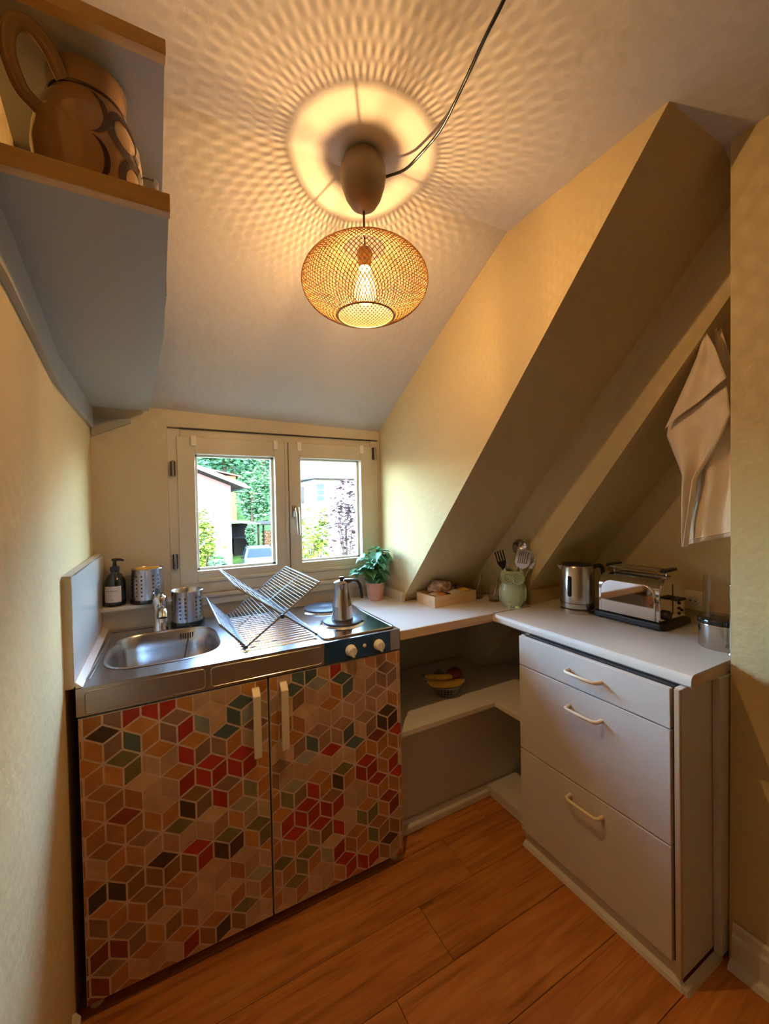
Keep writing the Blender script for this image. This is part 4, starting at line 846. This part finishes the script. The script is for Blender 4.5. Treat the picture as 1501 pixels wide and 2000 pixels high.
# house on the left: gable wall with a pink band below the verge
HA = thing('pink_white_house', 'white house with pink verge band seen in the left pane', 'house', (0, 14, GZ))
h = lambda z: z-GZ
MB().add([(-7, 0, 0), (2.46, 0, 0), (2.46, 0, h(2.2)), (-2.3, 0, h(4.15)), (-7, 0, h(2.2)), (-7, 8, 0), (2.46, 8, 0), (2.46, 8, h(2.2)), (-2.3, 8, h(4.15)), (-7, 8, h(2.2))], [(0,1,2,3,4), (9,8,7,6,5), (1,6,7,2), (4,9,5,0)]).build('walls', EXT['wallw'], HA)
MB().add([(2.46, -.03, h(2.2)), (2.46, -.03, h(1.98)), (-2.3, -.03, h(3.93)), (-2.3, -.03, h(4.15))], [(0,1,2,3)]).build('verge_band', EXT['pink'], HA, solid=.03)
MB().add([(2.95, -.35, h(2.14)), (-2.3, -.35, h(4.30)), (-2.3, 8.3, h(4.30)), (2.95, 8.3, h(2.14)), (2.95, -.35, h(2.26)), (-2.3, -.35, h(4.42)), (-2.3, 8.3, h(4.42)), (2.95, 8.3, h(2.26))], [(3,2,1,0), (4,5,6,7), (0,1,5,4), (1,2,6,5), (2,3,7,6), (3,0,4,7)]).build('roof', EXT['tile'], HA)
MB().add([(2.95, -.36, h(2.10)), (-2.3, -.36, h(4.26)), (-2.3, -.36, h(4.40)), (2.95, -.36, h(2.24))], [(0,1,2,3)]).build('verge_board', EXT['wallw'], HA, solid=.04)
MB().tube([(2.98, -.35, h(2.16)), (2.98, 8.3, h(2.16))], .06, 8).build('gutter', EXT['grw'], HA)
MB().box((1.0, -.03, h(-.6)), (1.12, .0, h(2.0))).build('downpipe', EXT['grw'], HA)
sh_ = thing('orange_shed', 'orange timber hut with flat roof behind the pink white house', 'hut', (5.2, 36.5, GZ+2)); 
MB().box((-1.45, 0, 0), (.85, 3, h(2.25))).build('walls', EXT['orange'], sh_); MB().add([(-1.9, -.3, h(2.9)), (1.3, -.3, h(2.2)), (1.3, 3.3, h(2.2)), (-1.9, 3.3, h(2.9))], [(0,1,2,3)]).build('roof', EXT['tile'], sh_, solid=.12)
# house on the right
HB = thing('white_house', 'large white house with tiled roof seen in the right pane', 'house', (6.35, 16, GZ))
MB().add([(0, 0, 0), (9, 0, 0), (9, 0, h(2.75)), (0, 0, h(2.75)), (-.25, 4, 0), (-.25, 4, h(2.75)), (6, 8, 0), (6, 8, h(2.75))], [(0,1,2,3), (4,0,3,5), (1,6,7,2)]).build('walls', EXT['wallw'], HB)
MB().add([(.0, -.25, h(2.72)), (9.3, -.25, h(2.72)), (7, 4, h(5.6)), (2.2, 4.0, h(5.6)), (-.55, 4.2, h(2.72))], [(0,1,2,3), (4,0,3)]).build('roof', EXT['tilew'], HB, solid=.1)
MB().tube([(-.5, 4.1, h(2.68)), (-.02, -.30, h(2.70)), (9.3, -.30, h(2.70))], .07, 8).build('gutter', EXT['grw'], HB)
for wx0, wx1, z0, z1 in ((.12, .46, 1.62, 2.42),):
    f = MB().box((wx0, -.05, h(z0)), (wx1, .02, h(z1))).build('window', EXT['shut'], HB)
    for k in range(3): MB().box((wx0+.02, -.06, h(z0+.04+k*.26)), (wx1-.02, -.05, h(z0+.24+k*.26))).build('pane', EXT['glassd'], f)
MB().box((-.10, -.05, h(1.6)), (.06, -.02, h(2.42))).build('shutter', EXT['shut'], HB)
mr_ = Matrix.Translation((-.13, 1.5, 0)) @ Matrix.Rotation(R(93.6), 4, 'Z'); MB().box((-.25, -.03, h(1.6)), (.25, .03, h(2.35)), mr_).build('shutter', EXT['shut'], HB)
# carport, wood pile, car
cp = thing('carport', 'dark open carport behind the parked car', 'carport', (4.3, 27, GZ))
MB().add([(-.9, -1, h(.55)), (1.7, -1, h(.30)), (1.7, 4, h(.30)), (-.9, 4, h(.55))], [(0,1,2,3)]).build('roof', EXT['grw'], cp, solid=.1)
MB().box((-.8, 3.5, 0), (1.6, 3.7, h(.2))).build('rear_wall', EXT['shed'], cp); MB().box((-.85, -.8, 0), (-.75, 3.5, h(.4))).build('side_wall', EXT['shed'], cp); MB().box((1.5, -.8, 0), (1.62, -.68, h(.25))).build('post', EXT['shed'], cp); MB().box((.3, 1.5, 0), (1.3, 3.4, 1.6)).build('stored_crate', EXT['shed'], cp)
wp = thing('wood_pile', 'roofed stack of firewood to the right of the carport', 'wood pile', (7.1, 27, GZ))
lg = MB(); rn = random.Random(5)
for i in range(15):
    for j in range(9): lg.lathe([(.075, 0), (.075, .6)], 8, (-.75+i*.155+(.07 if j % 2 else 0), .3, .95+.14*j+rn.uniform(-.01, .01)), m=Matrix.Rotation(R(90), 3, 'X'))
lo = lg.build('logs', EXT['log'], wp); lo['kind'] = 'stuff'
MB().add([(-1.0, -.6, h(.22)), (2.0, -.6, h(.18)), (2.0, 1, h(.34)), (-1.0, 1, h(.38))], [(0,1,2,3)]).build('cover', EXT['shed'], wp, solid=.08); MB().box((-.85, .1, 0), (1.7, .5, .85)).build('rack', EXT['shed'], wp)
for px_ in (-.85, 1.6): MB().box((px_, -.3, 0), (px_+.1, -.2, h(.25))).build('post', EXT['shed'], wp)
ca = thing('silver_car', 'silver estate car parked on the gravel drive', 'car', (5.15, 22.6, GZ), R(-8))
cs = [(-2.1, .35), (-2.12, .70), (-1.95, .82), (-1.0, .95), (-.35, 1.42), (.9, 1.48), (1.9, 1.35), (2.1, .9), (2.15, .4), (1.9, .28), (-1.9, .28)]
def cf(u, v, d): wv = .86-.16*max(0, (v-.92))/.5; return ((-1+2*d)*wv, u, v)
MB().prism(cs, cf, 0, 1).build('body', EXT['car'], ca, bevel=.06)
MB().add([(-.72, -.96, .975), (.72, -.96, .975), (.60, -.38, 1.40), (-.60, -.38, 1.40)], [(0,1,2,3)]).build('windscreen', EXT['glassd'], ca, solid=.03)
for sx in (-1, 1):
    MB().add([(sx*.845, -.80, .98), (sx*.845, 1.8, .98), (sx*.72, 1.7, 1.32), (sx*.70, -.25, 1.40)], [(0,1,2,3)]).build('side_window', EXT['glassd'], ca, solid=.03)
    MB().box((sx*.92-.09, -.75, .92), (sx*.92+.09, -.6, 1.06)).build('mirror', EXT['shed'], ca, bevel=.02); MB().box((sx*.62-.17, -2.13, .6), (sx*.62+.17, -2.05, .74)).build('headlight', EXT['lamp'], ca, bevel=.02); MB().tube([(sx*.66, -.1, 1.5), (sx*.66, 1.5, 1.5)], .02, 6).build('roof_rail', EXT['shed'], ca)
    for wy in (-1.35, 1.35): MB().lathe([(.31, -.1), (.32, 0), (.31, .1)], 20, (sx*.76, wy, .32), m=Matrix.Rotation(R(90), 3, 'Y')).build('wheel', EXT['tyre'], ca, smooth=40)
MB().box((-.35, -2.14, .42), (.35, -2.08, .56)).build('grille', EXT['shed'], ca)
# trees and shrubs: every crown is its own cloud of leaves
def plant(name, label, cat, base, crown, m, n, size, seed, lobes=7, trunk=.12, group=None, leafm=None):
    t = thing(name, label, cat, base, 0, group); rn = random.Random(seed); cx, cy, cz, rx_, ry_, rz_ = crown
    L_ = [(V((cx, cy, cz)), 1.0)]+[(V((cx+rx_*.65*rn.uniform(-1, 1), cy+ry_*.6*rn.uniform(-1, 1), cz+rz_*.75*rn.uniform(-1, 1))), rn.uniform(.35, .6)) for _ in range(lobes)]
    mb = MB()
    for _ in range(n):
        c, s_ = rn.choice(L_); th_ = rn.uniform(0, 2*pi); ph = math.acos(rn.uniform(-1, 1)); rr = rn.uniform(.72, 1.04)*s_
        p = c+V((rx_*rr*sin(ph)*cos(th_), ry_*rr*sin(ph)*sin(th_), rz_*rr*cos(ph)))
        if p.z+base[2] < hillz(p.x, p.y+base[1]): continue
        e = Matrix.Rotation(rn.uniform(0, 6.3), 3, 'Z') @ Matrix.Rotation(rn.uniform(-1, 1), 3, 'X'); sz = size*rn.uniform(.6, 1.3)
        mb.add([p+e @ V(q) for q in ((-.5*sz, 0, 0), (0, -.35*sz, .1*sz), (.5*sz, 0, 0), (0, .35*sz, .1*sz))], [(0,1,2,3)])
    mb.build('crown', m, t)
    tk = MB().tube([(0, 0, 0), (cx*.5, cy*.5, cz*.55), (cx, cy, cz)], [trunk, trunk*.75, trunk*.3], 8)
    for k in range(4): a = rn.uniform(0, 6.3); tk.tube([(cx*.6, cy*.6, cz*.6), (cx+rx_*.5*cos(a), cy+ry_*.5*sin(a), cz+rz_*.2)], [trunk*.4, trunk*.15], 6)
    tk.build('trunk', EXT['bark'], t)
    return t
TL = [('tall dark tree at the far left of the hillside', 2.0, 44, 8.5, 3.8, 'l1'), ('dark tree left of centre on the wooded hillside', 6.3, 46, 9.0, 4.0, 'l1'), ('broad mid-green tree in the middle of the hillside', 10.0, 44, 9.0, 4.2, 'l2'), ('dark tree right of the middle on the hillside', 14.5, 46, 9.2, 4.3, 'l1'), ('mid-green tree at the right of the hillside', 19.0, 46, 9.0, 4.2, 'l2'), ('mid-green tree high up behind the pink white house', -1.5, 47, 9.5, 4.2, 'l2'), ('round dark tree topmost on the hillside', 8.5, 56, 9.0, 4.8, 'l1'), ('pale tree topmost left on the hillside', 2.5, 57, 10, 4.8, 'l2'), ('dark tree topmost right on the hillside', 15, 58, 9, 4.8, 'l1'), ('mid-green tree at far right top of the hillside', 22.5, 57, 9.5, 4.8, 'l2')]
for i, (lb, tx, ty, hh, rr, mm) in enumerate(TL): plant('hillside_tree', lb, 'tree', (tx, ty, hillz(tx, ty)), (0, 0, hh*.62, rr, rr*.8, hh*.42), EXT[mm], 2600, .50, 20+i, 9, .25, 'trees on the hillside')
plant('fruit_tree', 'loose light green tree beside the carport', 'tree', (6.75, 33, GZ+1.5), (0, 0, 3.5, 1.35, 1.2, 2.1), EXT['l2'], 2600, .32, 40, 8, .15)
plant('round_shrub', 'bright round shrub above the wood pile', 'shrub', (9.3, 31.0, GZ+.9), (0, 0, 1.1, 1.5, 1.3, 1.0), EXT['l3'], 1500, .26, 41, 5, .1)
plant('small_shrub', 'small green shrub between carport and wood pile', 'shrub', (5.3, 25.6, GZ), (0, 0, 2.0, .38, .38, .75), EXT['l2'], 800, .16, 42, 5, .06)
plant('climbing_shrub', 'tall yellow-green shrub in front of the pink white house', 'shrub', (1.05, 9.2, GZ), (.05, 0, 2.35, .58, .5, 1.45), EXT['l3'], 3600, .13, 43, 10, .09)
plant('low_hedge_shrub', 'green shrub at the foot of the yellow-green one', 'shrub', (1.55, 8.8, GZ), (0, 0, 1.75, .4, .4, .75), EXT['l2'], 1400, .11, 44, 6, .06)
plant('lime_shrub', 'slender lime green shrub in front of the white house', 'shrub', (3.25, 7.3, GZ), (0, 0, 2.75, .30, .28, 1.05), EXT['l3'], 800, .12, 45, 8, .05)
plant('lime_shrub', 'lower lime green shrub left of the red-leaved tree', 'shrub', (3.66, 7.9, GZ), (0, 0, 2.9, .30, .28, .72), EXT['l3'], 480, .12, 46, 6, .05)
plant('red_leaf_tree', 'sparse dark red-leaved tree before the white house', 'tree', (4.25, 7.4, GZ), (.0, 0, 3.35, .52, .5, .95), EXT['l4'], 560, .12, 47, 12, .05)
plant('red_leaf_hedge', 'low dark red-leaved hedge below the right pane', 'hedge', (4.05, 6.9, GZ), (0, 0, 2.15, .75, .4, .50), EXT['l4'], 1300, .10, 48, 9, .05)
